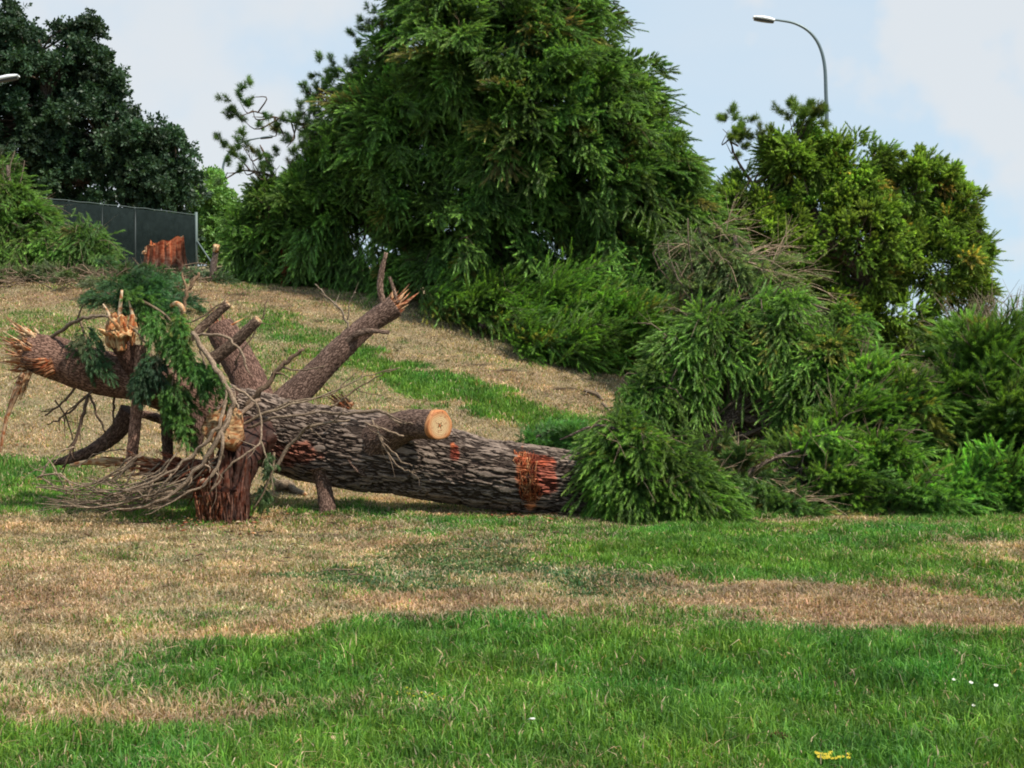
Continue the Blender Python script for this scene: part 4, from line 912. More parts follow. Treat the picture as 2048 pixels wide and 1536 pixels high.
# hanging splinter
b = Buf(); tube(b, PX([(48, 745, 9, 15.0), (30, 790, 7, 15), (12, 840, 4, 15), (4, 885, 3, 15), (1, 905, 1, 15)]), seg=7, col=(.5, .32, .19), lump=.4, step=.03)
tube(b, PX([(60, 742, 8, 15.0), (48, 770, 6, 15), (40, 800, 2, 15)]), seg=6, col=(.6, .4, .22), lump=.4, step=.03); splinters(b, P(45, 765, 15), P(30, 800, 15) - P(48, 750, 15), .06, 26, .2, .009, ((.6, .4, .22), (.35, .2, .12)))
tag(b.make('hanging_splinter', M_WOOD, root), 'long strip of torn wood hanging from the broken left end')
# limb rising to the right
o, _ = limb([(535, 855, 46, 15.75), (578, 802, 31, 15.8), (625, 755, 26, 15.85), (680, 700, 24, 15.9), (735, 650, 22, 16), (790, 612, 23, 16.05)], seed=3)
torn(o, P(792, 608, 16.05), P(808, 590, 16.05) - P(790, 612, 16.05), .11, 60, .14, .011, ((.62, .40, .22), (.40, .18, .10)))
limb([(768, 612, 6, 16), (760, 575, 7, 16), (764, 540, 6, 16), (772, 505, 4, 16)], 'branch_stub', seg=10, col=(1.25, 1.1, 1.0), seed=4); limb([(795, 605, 4, 16.02), (788, 580, 4, 16.02), (779, 553, 3, 16.02)], 'branch_stub', seg=8, col=(1.1, 1, .9), seed=5)
limb([(690, 685, 9, 15.85), (715, 668, 8, 15.8), (740, 662, 6, 15.75), (778, 665, 4, 15.7)], 'branch_stub', seg=10, col=(1.1, 1, .9), seed=6)
# thick limb rising behind
o, _ = limb([(520, 830, 42, 15.8), (495, 760, 36, 15.95), (465, 700, 34, 16.1), (440, 655, 30, 16.2)], seed=7, col=(1.05, .82, .75))
torn(o, P(440, 652, 16.2), P(432, 620, 16.2) - P(440, 655, 16.2), .15, 60, .16, .014, ((.50, .24, .15), (.36, .15, .10)))
b = Buf(); splinters(b, P(455, 668, 16.05), [1, 0, .3], .07, 20, .18, .012, ((.6, .28, .14), (.7, .4, .2))); b.make('torn_end', M_WOOD, o)
for rows, sdn in (([(375, 680, 9, 15.5), (415, 645, 9, 15.6), (456, 608, 8, 15.6)], 8), ([(425, 720, 15, 15.4), (470, 685, 12, 15.35), (516, 640, 10, 15.3)], 9)):
    o, t_ = limb(rows, 'branch_stub', seg=16, col=(1, .9, .78), seed=sdn); e = rows[-1]
    b = Buf(); d_ = P(*rows[-1][:2], rows[-1][3]) - P(*rows[-2][:2], rows[-2][3]); d_ = nrm(d_)
    c_ = P(e[0], e[1], e[3]); r_ = e[2] / F * e[3]; tube(b, [list(c_ - d_ * .02) + [r_ * .97], list(c_ + d_ * .015) + [r_ * .9]], n=3, seg=14, col=(.55, .40, .24)); b.make('broken_end', M_WOOD, o)
# short snapped upright limb with pale torn wood
o, _ = limb([(290, 790, 22, 15.1), (275, 745, 20, 15.05), (255, 705, 22, 15.0), (243, 685, 22, 14.95)], seed=10, col=(.6, .42, .36))
b = Buf()
for k in range(22):
    ox = random.gauss(0, 11); oy = random.gauss(0, 5); hh_ = random.uniform(.5, 1.1); yy = 14.86 + abs(ox) * .004 + random.uniform(-.03, .05)
    tube(b, PX([(243 + ox * .8, 702 - abs(ox) * .5, 7, yy), (241 + ox, 672 + oy, random.uniform(6, 9), yy), (242 + ox * 1.15, 650 + oy - 14 * hh_, random.uniform(3, 6), yy), (243 + ox * 1.2 + random.gauss(0, 4), 646 - random.uniform(0, 20) * hh_ + abs(ox) * .5, random.uniform(.5, 4), yy)]), seg=7, lump=.7, seed=k, col=np.array(random.choice([(.66, .43, .21), (.74, .52, .28), (.46, .21, .09), (.55, .30, .13)])) * random.uniform(.7, 1.1), step=.015)
splinters(b, P(240, 660, 14.85), [-.1, -.4, .9], .13, 90, .10, .024, ((.80, .58, .30), (.48, .20, .07)), .75); b.make('torn_end', M_WOOD, o)
b = Buf(); 
for rows in ([(238, 640, 5, 14.95), (241, 610, 4, 14.95), (244, 580, 2.5, 14.95)], [(222, 640, 4, 14.95), (215, 622, 3, 14.95), (206, 608, 1.5, 14.95)], [(268, 640, 6, 14.95), (262, 618, 3, 14.95), (258, 600, 1.5, 14.95)]): tube(b, PX(rows), seg=7, col=(.62, .46, .3), step=.03, lump=.2)
b.make('splinter', M_WOOD, o)
# vertical branches under the left limb
limb([(282, 690, 11, 14.95), (278, 760, 12, 14.95), (272, 840, 12.5, 14.95), (265, 900, 11, 14.95), (260, 938, 9, 14.95)], 'branch', seg=18, col=(1.7, 1.3, 1.12), seed=11, lump=.15, label='pinkish branch hanging straight down from the left limb')
b = Buf(); splinters(b, P(260, 936, 14.93), P(262, 918, 14.9) - P(260, 960, 14.93), .03, 16, .12, .012, ((.72, .52, .3), (.6, .4, .22))); b.make('torn_end', M_WOOD, root)
limb([(330, 800, 12, 15.5), (334, 860, 12, 15.55), (336, 925, 10, 15.6)], 'branch', seg=16, col=(.9, .75, .68), seed=12)
limb([(385, 810, 18, 15.3), (395, 860, 14, 15.2), (390, 905, 10, 15.2)], 'branch', seg=16, col=(.8, .65, .6), seed=13)
limb([(260, 820, 20, 15.5), (235, 862, 17, 15.55), (195, 895, 14, 15.6), (150, 915, 11, 15.6), (108, 926, 6, 15.6)], 'branch', seg=16, col=(.8, .66, .60), seed=14)
limb([(285, 828, 8, 15.9), (320, 838, 10, 16), (350, 850, 8, 16)], 'branch', seg=12, col=(1.1, .9, .8), seed=15)
# support stub under the trunk
o, _ = limb([(640, 935, 19, 15.3), (648, 975, 16, 15.3), (654, 1010, 17, 15.25), (655, 1030, 17, 15.2)], 'branch_stub', seg=20, col=(.95, .8, .74), seed=16)
# sawn stub lying along the trunk
o, t_ = limb([(735, 905, 46, 15.35), (770, 872, 40, 15.15), (815, 850, 32, 14.95), (850, 848, 30, 14.8), (868, 850, 30, 14.72)], 'branch_stub', seg=34, col=(.92, .80, .74), seed=17, label='thick sawn limb stub on the trunk, pale round cut face')
d_ = nrm(np.array([.62, -.76, -.05])); c_ = P(880, 851, 14.66); r_ = 30 / F * 14.66
a_ = nrm(np.cross(d_, [0, 0, 1])); b_ = np.cross(d_, a_); nr, nsg = 8, 40; V = []; BK = []
for i in range(nr + 1):
    for j in range(nsg):
        th = j / nsg * 6.2832; rr = r_ * i / nr * (1 + .05 * math.sin(3 * th)); V.append(c_ + (a_ * math.cos(th) + b_ * math.sin(th)) * rr + d_ * .004 * math.sin(i * 3 + j)); BK.append([0, math.cos(th) * rr, math.sin(th) * rr])
Fq = [[i * nsg + j, i * nsg + (j + 1) % nsg, (i + 1) * nsg + (j + 1) % nsg, (i + 1) * nsg + j] for i in range(1, nr) for j in range(nsg)]
m0 = len(V); V += [c_]; BK += [[0, 0, 0]]; Ft = [[m0, nsg + j, nsg + (j + 1) % nsg] for j in range(nsg)]
rim = len(V)
for j in range(nsg):
    th = j / nsg * 6.2832; V.append(c_ + (a_ * math.cos(th) + b_ * math.sin(th)) * r_ * (1 + .05 * math.sin(3 * th)) * .98 - d_ * .095); BK.append([0, .12 * math.cos(th), .12 * math.sin(th)])
Fq += [[nr * nsg + j, nr * nsg + (j + 1) % nsg, rim + (j + 1) % nsg, rim + j] for j in range(nsg)]
bb = Buf(); bb.add(V, [np.array(Fq), np.array(Ft)], (1, 1, 1), np.array(BK)); bb.make('cut_face', M_RING, o)
# thick torn leg standing on the lawn, sawn face on top
b = Buf(); t_ = tube(b, PX([(525, 872, 54, 15.45), (490, 890, 44, 15.2), (465, 930, 45, 15.0), (459, 985, 43, 14.9), (455, 1035, 46, 14.85), (452, 1062, 54, 14.85)]), seg=64, lump=.38, seed=19, col=(1, 1, 1), step=.012)
v_ = b.v[0]; q_ = fbm(v_ * np.array([14, 14, 4]), 3, 6); px_, py_ = proj(v_[:, 0], v_[:, 1], v_[:, 2]); l_ = np.clip((432 - px_) / 40 + (q_ - .5) * 2, 0, 1)[:, None]
b.c[0] = np.array([.060, .028, .020]) * (1 - l_) * (.3 + 1.4 * q_[:, None]) + np.array([.22, .085, .045]) * l_
leg = b.make('broken_base', M_WOOD, root, True)
b = Buf(); splinters(b, P(425, 1030, 14.75), [-.1, -.05, 1], .16, 90, .34, .013, ((.40, .22, .12), (.24, .09, .05)), .18); splinters(b, P(470, 1040, 14.7), [0, -.05, 1], .17, 60, .3, .013, ((.16, .08, .05), (.11, .05, .035)), .15)
splinters(b, P(445, 1000, 14.68), [0, 0, -1], .2, 50, .3, .013, ((.15, .07, .05), (.3, .13, .08)), .12); 
for k in range(46):
    ox = random.uniform(-48, 45); y0_ = random.uniform(890, 960); y1_ = random.uniform(985, 1058); yy = 14.95 - .27 * math.sqrt(max(0, 1 - (ox / 58) ** 2)); red_ = ox < -20
    tube(b, PX([(452 + ox * .9, y0_, .8, yy), (452 + ox, y0_ + 25, random.uniform(3, 7), yy), (450 + ox * 1.05 + random.gauss(0, 2), (y0_ + y1_) / 2, random.uniform(4, 8), yy), (449 + ox * 1.15, y1_, random.uniform(1, 4), yy)]), seg=7, lump=.8, seed=k,
         col=np.array(random.choice([(.36, .15, .08), (.48, .29, .17), (.26, .10, .06), (.55, .38, .22)] if red_ else [(.075, .035, .025), (.12, .05, .035), (.16, .07, .045)])) * random.uniform(.7, 1.1), step=.02)
b.make('torn_wood', M_WOOD, leg)
b = Buf(); c_ = P(447, 850, 14.62); d_ = nrm(np.array([-.05, -.8, .45])); r_ = 41 / F * 14.7; a_ = nrm(np.cross(d_, [0, 0, 1])); b_ = np.cross(d_, a_); V = [c_ + d_ * .01]; K_ = 44
for i in range(1, 7):
    for j in range(K_):
        th = j / K_ * 6.2832; rr = r_ * i / 6 * (1 + .10 * math.sin(3 * th + 1) + .05 * math.sin(7 * th)); V.append(c_ + (a_ * math.cos(th) + b_ * math.sin(th) * 1.05) * rr + d_ * random.gauss(0, .012))
for j in range(K_): V.append(V[1 + 5 * K_ + j] * 1 - d_ * .22 + (c_ - V[1 + 5 * K_ + j]) * .12)
f4 = [[1 + i * K_ + j, 1 + i * K_ + (j + 1) % K_, 1 + (i + 1) * K_ + (j + 1) % K_, 1 + (i + 1) * K_ + j] for i in range(6) for j in range(K_)]; f3 = [[0, 1 + j, 1 + (j + 1) % K_] for j in range(K_)]
cc = np.tile([.46, .29, .14], (len(V), 1)) * rng.uniform(.75, 1.15, (len(V), 1)); cc[-K_:] = (.25, .11, .06); b.add(V, [np.array(f4), np.array(f3)], cc)
splinters(b, P(455, 880, 14.62), [0, -.3, -1], .11, 26, .1, .012, ((.7, .52, .28), (.4, .18, .09)), .4); b.make('cut_face', M_WOOD, leg)
# shredded red log lying to the left of it
b = Buf(); tube(b, PX([(425, 955, 40, 14.95), (380, 950, 32, 15.0), (330, 942, 24, 15.05), (285, 938, 14, 15.1)]), seg=34, lump=.5, seed=23, col=(.20, .085, .05), step=.015)
splinters(b, P(340, 935, 14.9), [-1, -.05, .05], .12, 90, .34, .012, ((.34, .13, .07), (.22, .08, .045)), .25); splinters(b, P(400, 950, 14.75), [-.5, -.2, -.6], .16, 70, .26, .013, ((.36, .12, .06), (.18, .07, .04)), .35)
splinters(b, P(300, 928, 14.95), [-1, 0, .05], .06, 30, .3, .012, ((.55, .34, .2), (.4, .2, .12)), .2); tag(b.make('shredded_limb', M_WOOD, root, False), 'shredded red limb lying on the ground')
b = Buf(); tube(b, PX([(262, 922, 5, 15.2), (215, 922, 7, 15.3), (170, 925, 5, 15.3), (140, 930, 2, 15.3)]), seg=8, col=(.66, .46, .26), lump=.4, step=.02); splinters(b, P(230, 922, 15.2), [-1, 0, 0], .04, 20, .3, .01, ((.7, .5, .28), (.6, .38, .2)), .12); b.make('splinter', M_WOOD, root)

# thin branches
def twig(rows, side=0, col=(1, .95, .85), sl=.3, seg=6):
    b = Buf(); q = PX(rows); q = smooth_path(q, len(rows) * 4)
    q[1:-1, :3] += rng.normal(0, .009, (len(q) - 2, 3)); t_ = tube(b, q, seg=seg, lump=.15, col=col, step=.05, seed=random.randint(0, 99)); p, r = t_[0], t_[1]
    for i in range(side):
        k = random.randint(len(p) // 4, len(p) - 2); d = nrm(p[k + 1] - p[k] + rng.normal(0, .55, 3) * .08); d = nrm(nrm(p[k + 1] - p[k]) + rng.normal(0, .6, 3)); l = sl * random.uniform(.4, 1.2)
        m = p[k] + d * l * .5 + rng.normal(0, .02, 3); tube(b, [list(p[k]) + [r[k] * .55], list(m) + [r[k] * .4], list(m + nrm(d + rng.normal(0, .3, 3)) * l * .5) + [.0012]], n=7, seg=4, col=col, cap=False)
    return b.make('twig', M_TWIG, root, True)
Gy = (1.25, 1.12, .98)
TW = [  # arc from the sawn face sweeping down and left
    ([(385, 665, 5, 14.7), (420, 720, 5.5, 14.6), (452, 770, 5.5, 14.5), (466, 810, 5.5, 14.5), (440, 870, 5.5, 14.4), (405, 930, 4.5, 14.4), (340, 990, 3.5, 14.4), (260, 1018, 2.5, 14.4), (170, 1010, 1.5, 14.5)], 9, Gy),
    ([(452, 800, 4, 14.5), (432, 860, 4, 14.4), (380, 915, 3.2, 14.4), (300, 965, 2.5, 14.4), (200, 985, 2, 14.4), (110, 945, 1.3, 14.5)], 8, Gy),
    ([(440, 842, 3, 14.5), (445, 880, 3.5, 14.35), (440, 925, 3, 14.35), (410, 965, 2.5, 14.3), (350, 1000, 1.6, 14.3), (290, 1030, 1, 14.3)], 5, Gy),
    ([(385, 668, 3, 14.8), (440, 672, 3, 14.7), (480, 700, 2.6, 14.7), (498, 745, 2, 14.7)], 2, Gy), ([(395, 690, 3, 14.7), (408, 720, 2.5, 14.7), (412, 745, 1.5, 14.7)], 0, Gy),
    ([(465, 772, 3, 14.6), (505, 800, 2.6, 14.6), (522, 850, 2.3, 14.6), (515, 890, 2, 14.5), (470, 920, 2, 14.4), (435, 965, 1.8, 14.4), (415, 990, 1.2, 14.4)], 2, Gy),
    ([(405, 910, 1.6, 14.5), (425, 935, 2, 14.4), (435, 955, 1.8, 14.4), (420, 985, 1.2, 14.4)], 1, Gy),
    ([(495, 855, 3, 14.9), (560, 835, 3, 14.8), (640, 825, 3, 14.8), (700, 830, 3.5, 14.7), (755, 820, 4, 14.7), (790, 842, 2.2, 14.7), (830, 850, 1.5, 14.7)], 6, (.95, .85, .75)),
    ([(480, 850, 3, 14.8), (560, 815, 2.6, 14.8), (650, 790, 2, 14.9), (720, 755, 1.5, 15), (800, 735, 1, 15)], 3, (1.1, 1, .85)),
    ([(500, 840, 2.6, 15), (580, 805, 2.2, 15), (660, 790, 1.6, 15.1), (710, 745, 1.2, 15.1)], 2, (1.05, .95, .8)),
    ([(660, 815, 2.2, 15), (720, 775, 1.8, 15.1), (770, 745, 1.3, 15.1), (800, 735, 1, 15.1)], 2, (.85, .72, .6)),
    ([(490, 815, 7, 15.0), (520, 785, 6, 15.0), (560, 735, 5, 15.0), (575, 722, 4.5, 15), (608, 698, 3.5, 15)], 3, (.8, .66, .55)), ([(562, 735, 2.5, 15), (600, 740, 2, 15), (650, 732, 1.5, 15)], 1, (.85, .75, .65)),
    ([(455, 850, 3.4, 14.7), (490, 820, 5, 14.8), (520, 800, 5, 14.9)], 0, (1.1, .95, .85)),
    ([(705, 668, 2.5, 15.9), (680, 620, 2.2, 15.9), (650, 590, 1.8, 15.9), (630, 568, 1.2, 15.9)], 4, (1.1, 1.05, .95)), ([(695, 640, 1.5, 15.9), (700, 600, 1.3, 15.9), (712, 585, 1, 15.9)], 1, (1.1, 1.05, .95)),
    ([(545, 945, 4, 14.9), (580, 890, 4, 14.9), (630, 850, 3, 14.8), (700, 840, 2, 14.8)], 6, (1.1, 1, .88)), ([(545, 950, 3.5, 14.8), (530, 975, 3, 14.8), (515, 1010, 2, 14.8)], 4, (1.1, 1, .85)), ([(520, 880, 2, 14.8), (540, 930, 2, 14.7), (548, 990, 1.5, 14.7)], 3, (1, .95, .8)),
    ([(755, 860, 2.2, 14.7), (775, 905, 1.8, 14.6), (800, 935, 1.5, 14.6), (830, 945, 1.2, 14.6)], 3, (1.1, .98, .85)), ([(745, 840, 2.5, 14.7), (765, 880, 1.8, 14.6), (800, 920, 1.5, 14.6), (825, 932, 1.2, 14.6)], 3, (1.1, .98, .85)), ([(730, 845, 2.2, 14.7), (765, 858, 2.2, 14.6), (808, 872, 2, 14.6)], 2, (1.2, 1.05, .9)),
    ([(95, 678, 3.5, 15.1), (130, 655, 4, 15.0), (165, 636, 4, 14.9), (205, 633, 3.5, 14.9), (240, 645, 2.5, 14.9), (290, 680, 2.2, 14.85), (305, 720, 2, 14.85), (318, 745, 1.5, 14.85)], 5, (.8, .74, .66)),
    ([(175, 790, 3.5, 15.1), (160, 850, 3.5, 15.05), (145, 900, 2.6, 15), (125, 935, 2, 15)], 7, (.6, .48, .42)), ([(150, 775, 3, 15.2), (120, 810, 2.5, 15.2), (90, 832, 1.5, 15.2)], 3, (.6, .48, .42)),
    ([(200, 765, 3, 15.1), (165, 800, 3, 15.1), (130, 830, 2, 15.1), (95, 850, 1.2, 15.1)], 4, (.6, .5, .42)), ([(180, 790, 2.6, 15.1), (195, 830, 2.3, 15.1), (212, 865, 1.6, 15.1)], 2, (.6, .5, .42)), ([(228, 790, 2.5, 15.3), (226, 830, 2.3, 15.3), (225, 870, 1.5, 15.3)], 1, (.6, .5, .42)),
    ([(110, 800, 1.6, 15.2), (135, 840, 1.6, 15.2), (145, 880, 1.2, 15.2)], 3, (.7, .6, .5)), ([(250, 900, 1.6, 15), (200, 905, 1.4, 14.9), (150, 935, 1, 14.9)], 2, (.9, .8, .7)),
    ([(150, 895, 1.8, 14.8), (120, 905, 1.5, 14.7), (85, 950, 1.8, 14.6), (135, 985, 1.5, 14.5), (95, 915, 1, 14.6)], 5, Gy), ([(75, 955, 2.2, 14.6), (125, 950, 2, 14.5), (150, 985, 1.6, 14.5)], 3, Gy),
    ([(380, 730, 2, 15), (330, 735, 2.2, 15), (300, 755, 2, 15)], 1, (.8, .7, .6)), ([(340, 640, 2.2, 15.4), (390, 640, 2.2, 15.5), (450, 600, 1.6, 15.6)], 2, (.7, .6, .5)), ([(470, 730, 1.8, 15.6), (520, 640, 1.6, 15.6), (535, 600, 1, 15.6)], 1, (.75, .65, .55)),
    ([(365, 640, 4, 15.4), (372, 590, 4, 15.4), (382, 570, 4, 15.4), (397, 545, 2.5, 15.4)], 0, (1.3, 1.0, .75)), ([(374, 588, 3, 15.4), (368, 560, 2.5, 15.4), (365, 545, 1.5, 15.4)], 0, (1.2, .95, .7)),
]
for rows, n_, c_ in TW: twig(rows, n_, c_)
# loose sweep of fine bare twigs low at the left, all growing from the sweeping arcs
for i in range(52):
    x0 = random.uniform(250, 440); y0 = random.uniform(905, 990); x1 = random.uniform(60, 300); y1 = random.uniform(950, 1025); Yt = random.uniform(14.35, 14.9)
    if x1 > x0 - 50: x1 = x0 - 90
    twig([(x0, y0, random.uniform(1.4, 2.6), Yt), ((x0 + x1) / 2, (y0 + y1) / 2 + random.uniform(10, 34), 1.5, Yt), (x1, y1, .8, Yt)], 3, np.array([1.15, 1.05, .92]) * random.uniform(.65, 1.15), .25, 5)
# pale curved strip of stripped wood
b = Buf(); tube(b, PX([(342, 612, 4, 15.1), (352, 607, 5, 15.05), (362, 612, 5, 15), (368, 625, 4, 15)]), seg=8, col=(.74, .54, .32), step=.01); b.make('splinter', M_WOOD, root)
# live green sprays caught on the limbs
def spray(spine, w, n, L0, drop, dens_dir, nm='needle_spray', gc_=(.055, .13, .032), gt_=(.110, .24, .048)):
    sp_ = smooth_path(PX([(a, b_, 3, c) for a, b_, c in spine])[:, :3], 60); bb_, dd_, ll_ = [], [], []
    for i in range(n):
        k = random.randint(0, 58); p = sp_[k] + rng.normal(0, w, 3) * [1, .7, .8]; t_ = nrm(sp_[k + 1] - sp_[k]); d = nrm(t_ * .8 + rng.normal(0, .5, 3) + np.array(dens_dir)); bb_.append(p); dd_.append(d); ll_.append(L0 * random.uniform(.7, 1.2))
    V, T, C = boughs(np.array(bb_), np.array(dd_), np.array(ll_), 'feather', gc_, gt_, drop, 30, .055, .0065, .5, True, shl=.9)
    b = Buf(); tube(b, PX([(a, b_, 3 - 2 * i / len(spine), c) for i, (a, b_, c) in enumerate(spine)]), seg=6, col=(.9, .8, .65), step=.05)
    o = mesh_obj(nm, V, T, M_NEEDLE, root, C); b.make('twig', M_TWIG, o, True); return o
spray([(255, 590, 15.2), (300, 610, 15.0), (340, 640, 14.9), (362, 690, 14.8), (350, 740, 14.75), (345, 790, 14.75), (368, 860, 14.75)], .05, 38, .21, .45, (.1, -.15, -.55))
spray([(330, 670, 14.9), (380, 720, 14.75), (420, 755, 14.7), (438, 775, 14.7)], .035, 16, .22, .5, (.2, -.1, -.4))
spray([(300, 700, 14.8), (300, 730, 14.8), (298, 755, 14.8)], .05, 14, .22, .3, (-.1, -.1, -.3), gc_=(.04, .085, .04), gt_=(.06, .12, .06))
spray([(160, 640, 15), (172, 680, 14.95), (185, 730, 14.95)], .04, 6, .2, .5, (0, -.1, -.6), gc_=(.04, .085, .035), gt_=(.06, .13, .05))
spray([(240, 570, 15.6), (285, 585, 15.4), (330, 600, 15.3)], .08, 24, .25, .3, (0, 0, .1), gc_=(.045, .11, .045), gt_=(.07, .16, .06))
spray([(548, 905, 14.75), (545, 940, 14.7), (525, 990, 14.7), (505, 1020, 14.7)], .03, 4, .16, .5, (0, 0, -.7), gc_=(.06, .10, .04), gt_=(.09, .14, .05))

# ---------------------------------------------------------------- small things lying about
def ground_stick(label, rows, pale, name='branch', twigs_=3, seg=10):
    pts = []
    for px, py, r_, up in rows:
        g_ = G(px, py); pts.append([g_[0], g_[1], g_[2] + up + r_ / F * g_[1] * .8, r_ / F * g_[1]])
    t = thing(name, label, 'branch', pts[0][:3]); b = Buf(); p, r, *_ = tube(b, pts, seg=seg, lump=.2, col=(1.0, .9, .75), step=.03)
    for i in range(twigs_):
        k = random.randint(1, len(p) - 2); tube(b, [list(p[k]) + [r[k] * .4], list(p[k] + rng.normal(0, .08, 3) + [0, 0, .08]) + [.002]], n=4, seg=4, cap=False)
    b.make('stem', M_TWIG, t, True); b = Buf(); d = nrm(p[-1] - p[-2]); tube(b, [list(p[-1] - d * .01) + [r[-1] * .98], list(p[-1] + d * .008) + [r[-1] * .92]], n=3, seg=10, col=pale); b.make('broken_end', M_WOOD, t)
ground_stick('pale broken branch lying on the grass beside the torn base of the trunk', [(552, 985, 12, .02), (575, 982, 11, .02), (590, 988, 7, .01), (611, 992, 5, .0)], (.6, .42, .24))
ground_stick('small dark broken branch lying alone on the dry slope behind the trunk', [(1168, 790, 4, .05), (1182, 792, 5, .03), (1195, 795, 4, .02), (1206, 802, 2.5, .0)], (.35, .22, .12), twigs_=5, seg=8)
ground_stick('short dark stick end poking out on the slope beside the drooping heap', [(1235, 845, 3, .03), (1220, 832, 3, .06), (1205, 822, 3, .10)], (.3, .2, .12), seg=8, twigs_=0)
# torn chunk behind the trunk top
tc_ = thing('wood_chunk', 'pale torn chunk of wood on the ground just behind the trunk', 'wood', P(690, 810, 16.6)); b = Buf()
splinters(b, P(690, 812, 16.4), [-.7, 0, .5], .09, 50, .2, .016, ((.66, .42, .24), (.45, .22, .12)), .35); b.make('torn_wood', M_WOOD, tc_)
# pine cone on the lawn
g_ = G(1565, 1492); b = Buf()
for i in range(90):
    t_ = i / 89; th = i * 2.4; r_ = .022 * math.sin(math.pi * (t_ * .85 + .12)); ax = np.array([.86, -.3, -.2]); ax = nrm(ax); s_ = nrm(np.cross(ax, [0, 0, 1])); u_ = np.cross(s_, ax)
    c = g_ + [0, 0, .035] + ax * (t_ - .5) * .11; rd = s_ * math.cos(th) + u_ * math.sin(th); e_ = np.cross(ax, rd)
    b.add([c + e_ * .004, c - e_ * .004, c + rd * r_ - e_ * .009 + ax * .004, c + rd * r_ + e_ * .009 + ax * .004, c + rd * r_ * 1.1 + ax * .012], [np.array([[0, 1, 2, 3]]), np.array([[3, 2, 4]])], np.array([.42, .28, .16]) * random.uniform(.7, 1.2))
tag(b.make('pine_cone', M_WOOD), 'brown pine cone lying in the green grass near the bottom right', 'pine cone')
# white petals / flowers and yellow flowers
M_PETAL = foliage_mat('petals', .2, .6, .2, 5, .1)
def flower(name, label, cat, px, py, r_, c, up=.05, group=None, n=7, mid=(.6, .45, .05)):
    g_ = G(px, py + 4) + [0, 0, up]; b = Buf(); nn_ = nrm(np.array([random.gauss(0, .2), -.45, 1.])); a = nrm(np.cross(nn_, [0, 1, 0.])); e = np.cross(nn_, a)
    for i in range(n):
        th = i / n * 6.283 + random.random() * .3; d = a * math.cos(th) + e * math.sin(th); s_ = np.cross(nn_, d); b.add([g_, g_ + d * r_ * .6 - s_ * r_ * .3, g_ + d * r_ + nn_ * r_ * .15, g_ + d * r_ * .6 + s_ * r_ * .3], [np.array([[0, 1, 2, 3]])], c)
    b.add([g_ + nn_ * .003 + (a * math.cos(q) + e * math.sin(q)) * r_ * .22 for q in np.linspace(0, 5.2, 6)], [np.array([[0, 1, 2, 3, 4, 5]])], mid)
    tube(b, [list(g_) + [.0012], list(g_ - [0, 0, up]) + [.0015]], n=3, seg=4, col=(.08, .16, .04), cap=False)
    return tag(b.make(name, M_PETAL), label, cat, group)
for px, py, r_, lab in [(1908, 1383, .011, 'white daisy nearest the centre of the daisy patch at the lower right'), (1942, 1389, .012, 'white daisy in the middle of the daisy patch at the lower right'), (1992, 1395, .012, 'white daisy farthest right in the daisy patch, near the picture edge'), (1947, 1437, .009, 'small white daisy nearest the viewer, below the daisy patch')]:
    flower('daisy', lab, 'flower', px, py, r_, (.80, .80, .76), .07, 'white daisies in the lawn', 9)
for i in range(22):
    px = 780 + 110 * (i / 21) + random.gauss(0, 5); py = 1396 + 14 * (i / 21) + random.gauss(0, 5)
    flower('yellow_flower', 'tiny yellow flower in the small patch on the boundary of dry and green grass', 'flower', px, py, .008, (.62, .52, .05), .045, 'yellow flowers in the patch in the middle of the lawn', 5)
for i in range(26):
    flower('yellow_flower', 'yellow flower in the dense tuft at the bottom edge of the picture', 'flower', random.gauss(1660, 20), random.uniform(1527, 1540), .010, (.68, .52, .05), .055, 'yellow flowers in the tuft at the bottom edge', 6)
g_ = G(1063, 1469) + [0, 0, .065]; b = Buf(); r_ = .018
pp = [[-1, 0, .2], [-.3, -.3, .7], [.6, -.3, .8], [1, 0, .3], [.3, .1, -.4], [-.5, .1, -.3], [0, .35, .35]]
b.add([g_ + np.array(q) * r_ * [1, 1, .8] for q in pp], [np.array([[0, 5, 1], [1, 5, 4], [1, 4, 2], [2, 4, 3], [0, 1, 6], [1, 2, 6], [2, 3, 6], [3, 4, 6], [4, 5, 6], [5, 0, 6]])], (.85, .85, .82))
tag(b.make('paper_scrap', M_PETAL), 'small crumpled white paper scrap alone in the green grass at the bottom middle', 'litter')

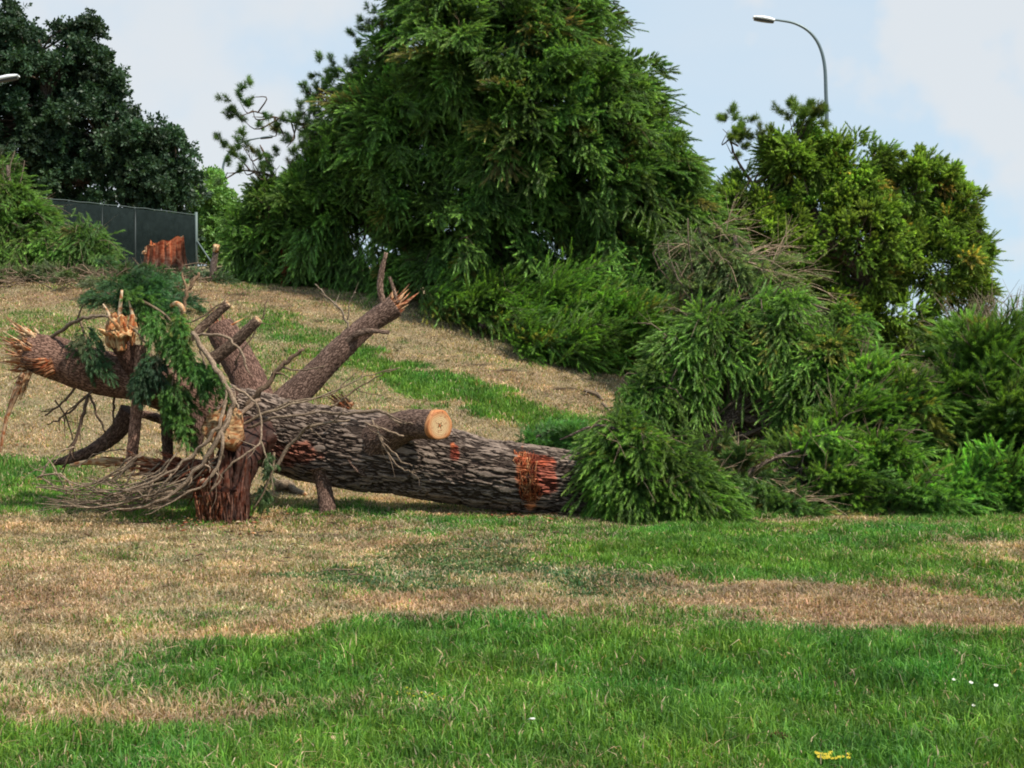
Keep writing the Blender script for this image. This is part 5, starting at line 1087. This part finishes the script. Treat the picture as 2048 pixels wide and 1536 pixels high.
def litter(name, label, spots, mat, cols, size):
    b = Buf()
    for px0, py0, sx, sy, n_ in spots:
        for i in range(n_):
            g_ = G(random.gauss(px0, sx), random.gauss(py0, sy)); l_ = size * random.uniform(.4, 1.4); an = random.random() * 6.28; d = np.array([math.cos(an), math.sin(an), random.gauss(0, .25)]); e = nrm(np.cross(d, [random.gauss(0, .3), random.gauss(0, .3), 1])); p_ = g_ + [0, 0, random.uniform(.01, .05)]
            w_ = l_ * random.uniform(.12, .4); u_ = np.array([0, 0, w_ * .4])
            b.add([p_ - d * l_ / 2, p_ + e * w_ / 2, p_ + d * l_ / 2, p_ - e * w_ / 2, p_ + u_], np.array([[0, 4, 1], [1, 4, 2], [2, 4, 3], [3, 4, 0], [0, 1, 3], [1, 2, 3]]), np.array(random.choice(cols)) * random.uniform(.7, 1.15))
    tag(b.make(name, mat), label, 'debris', kind='stuff')
litter('wood_chips', 'pale and reddish wood chips scattered in the grass round the torn base and trunk', [(420, 1045, 70, 12, 170), (560, 1030, 90, 16, 90), (200, 960, 90, 20, 70), (1060, 1040, 60, 8, 90), (330, 575, 60, 12, 60), (690, 830, 40, 10, 30), (20, 900, 30, 20, 30)], M_WOOD, [(.66, .48, .28), (.5, .28, .14), (.36, .14, .07), (.72, .56, .36)], .085)
litter('bark_litter', 'dark flakes of bark and cone scales lying in the dry grass', [(900, 1035, 160, 10, 120), (500, 1065, 160, 20, 80), (900, 720, 150, 30, 70), (1200, 1060, 160, 8, 60), (400, 1110, 200, 30, 60)], M_WOOD, [(.10, .07, .05), (.16, .10, .07), (.07, .05, .035)], .08)
# short cut twigs littering the lawn
b = Buf()
for px0, py0, sx, sy, n_ in [(500, 1050, 180, 14, 30), (250, 1000, 120, 16, 22), (1350, 1062, 200, 7, 24), (850, 700, 170, 22, 22), (350, 600, 150, 25, 26), (1100, 790, 70, 18, 12), (1000, 1120, 300, 30, 12)]:
    for i in range(n_):
        g_ = G(random.gauss(px0, sx), random.gauss(py0, sy)) + [0, 0, .03]; l_ = random.uniform(.08, .35); an = random.random() * 6.28; d = np.array([math.cos(an), math.sin(an), random.gauss(0, .12)])
        tube(b, [list(g_) + [.006], list(g_ + d * l_ * .5 + rng.normal(0, .015, 3)) + [.005], list(g_ + d * l_) + [.002]], n=6, seg=4, col=np.array([1.1, .95, .8]) * random.uniform(.5, 1.2), cap=False)
tag(b.make('twig_litter', M_TWIG), 'short snapped twigs littering the grass around the fallen tree', 'debris', kind='stuff')
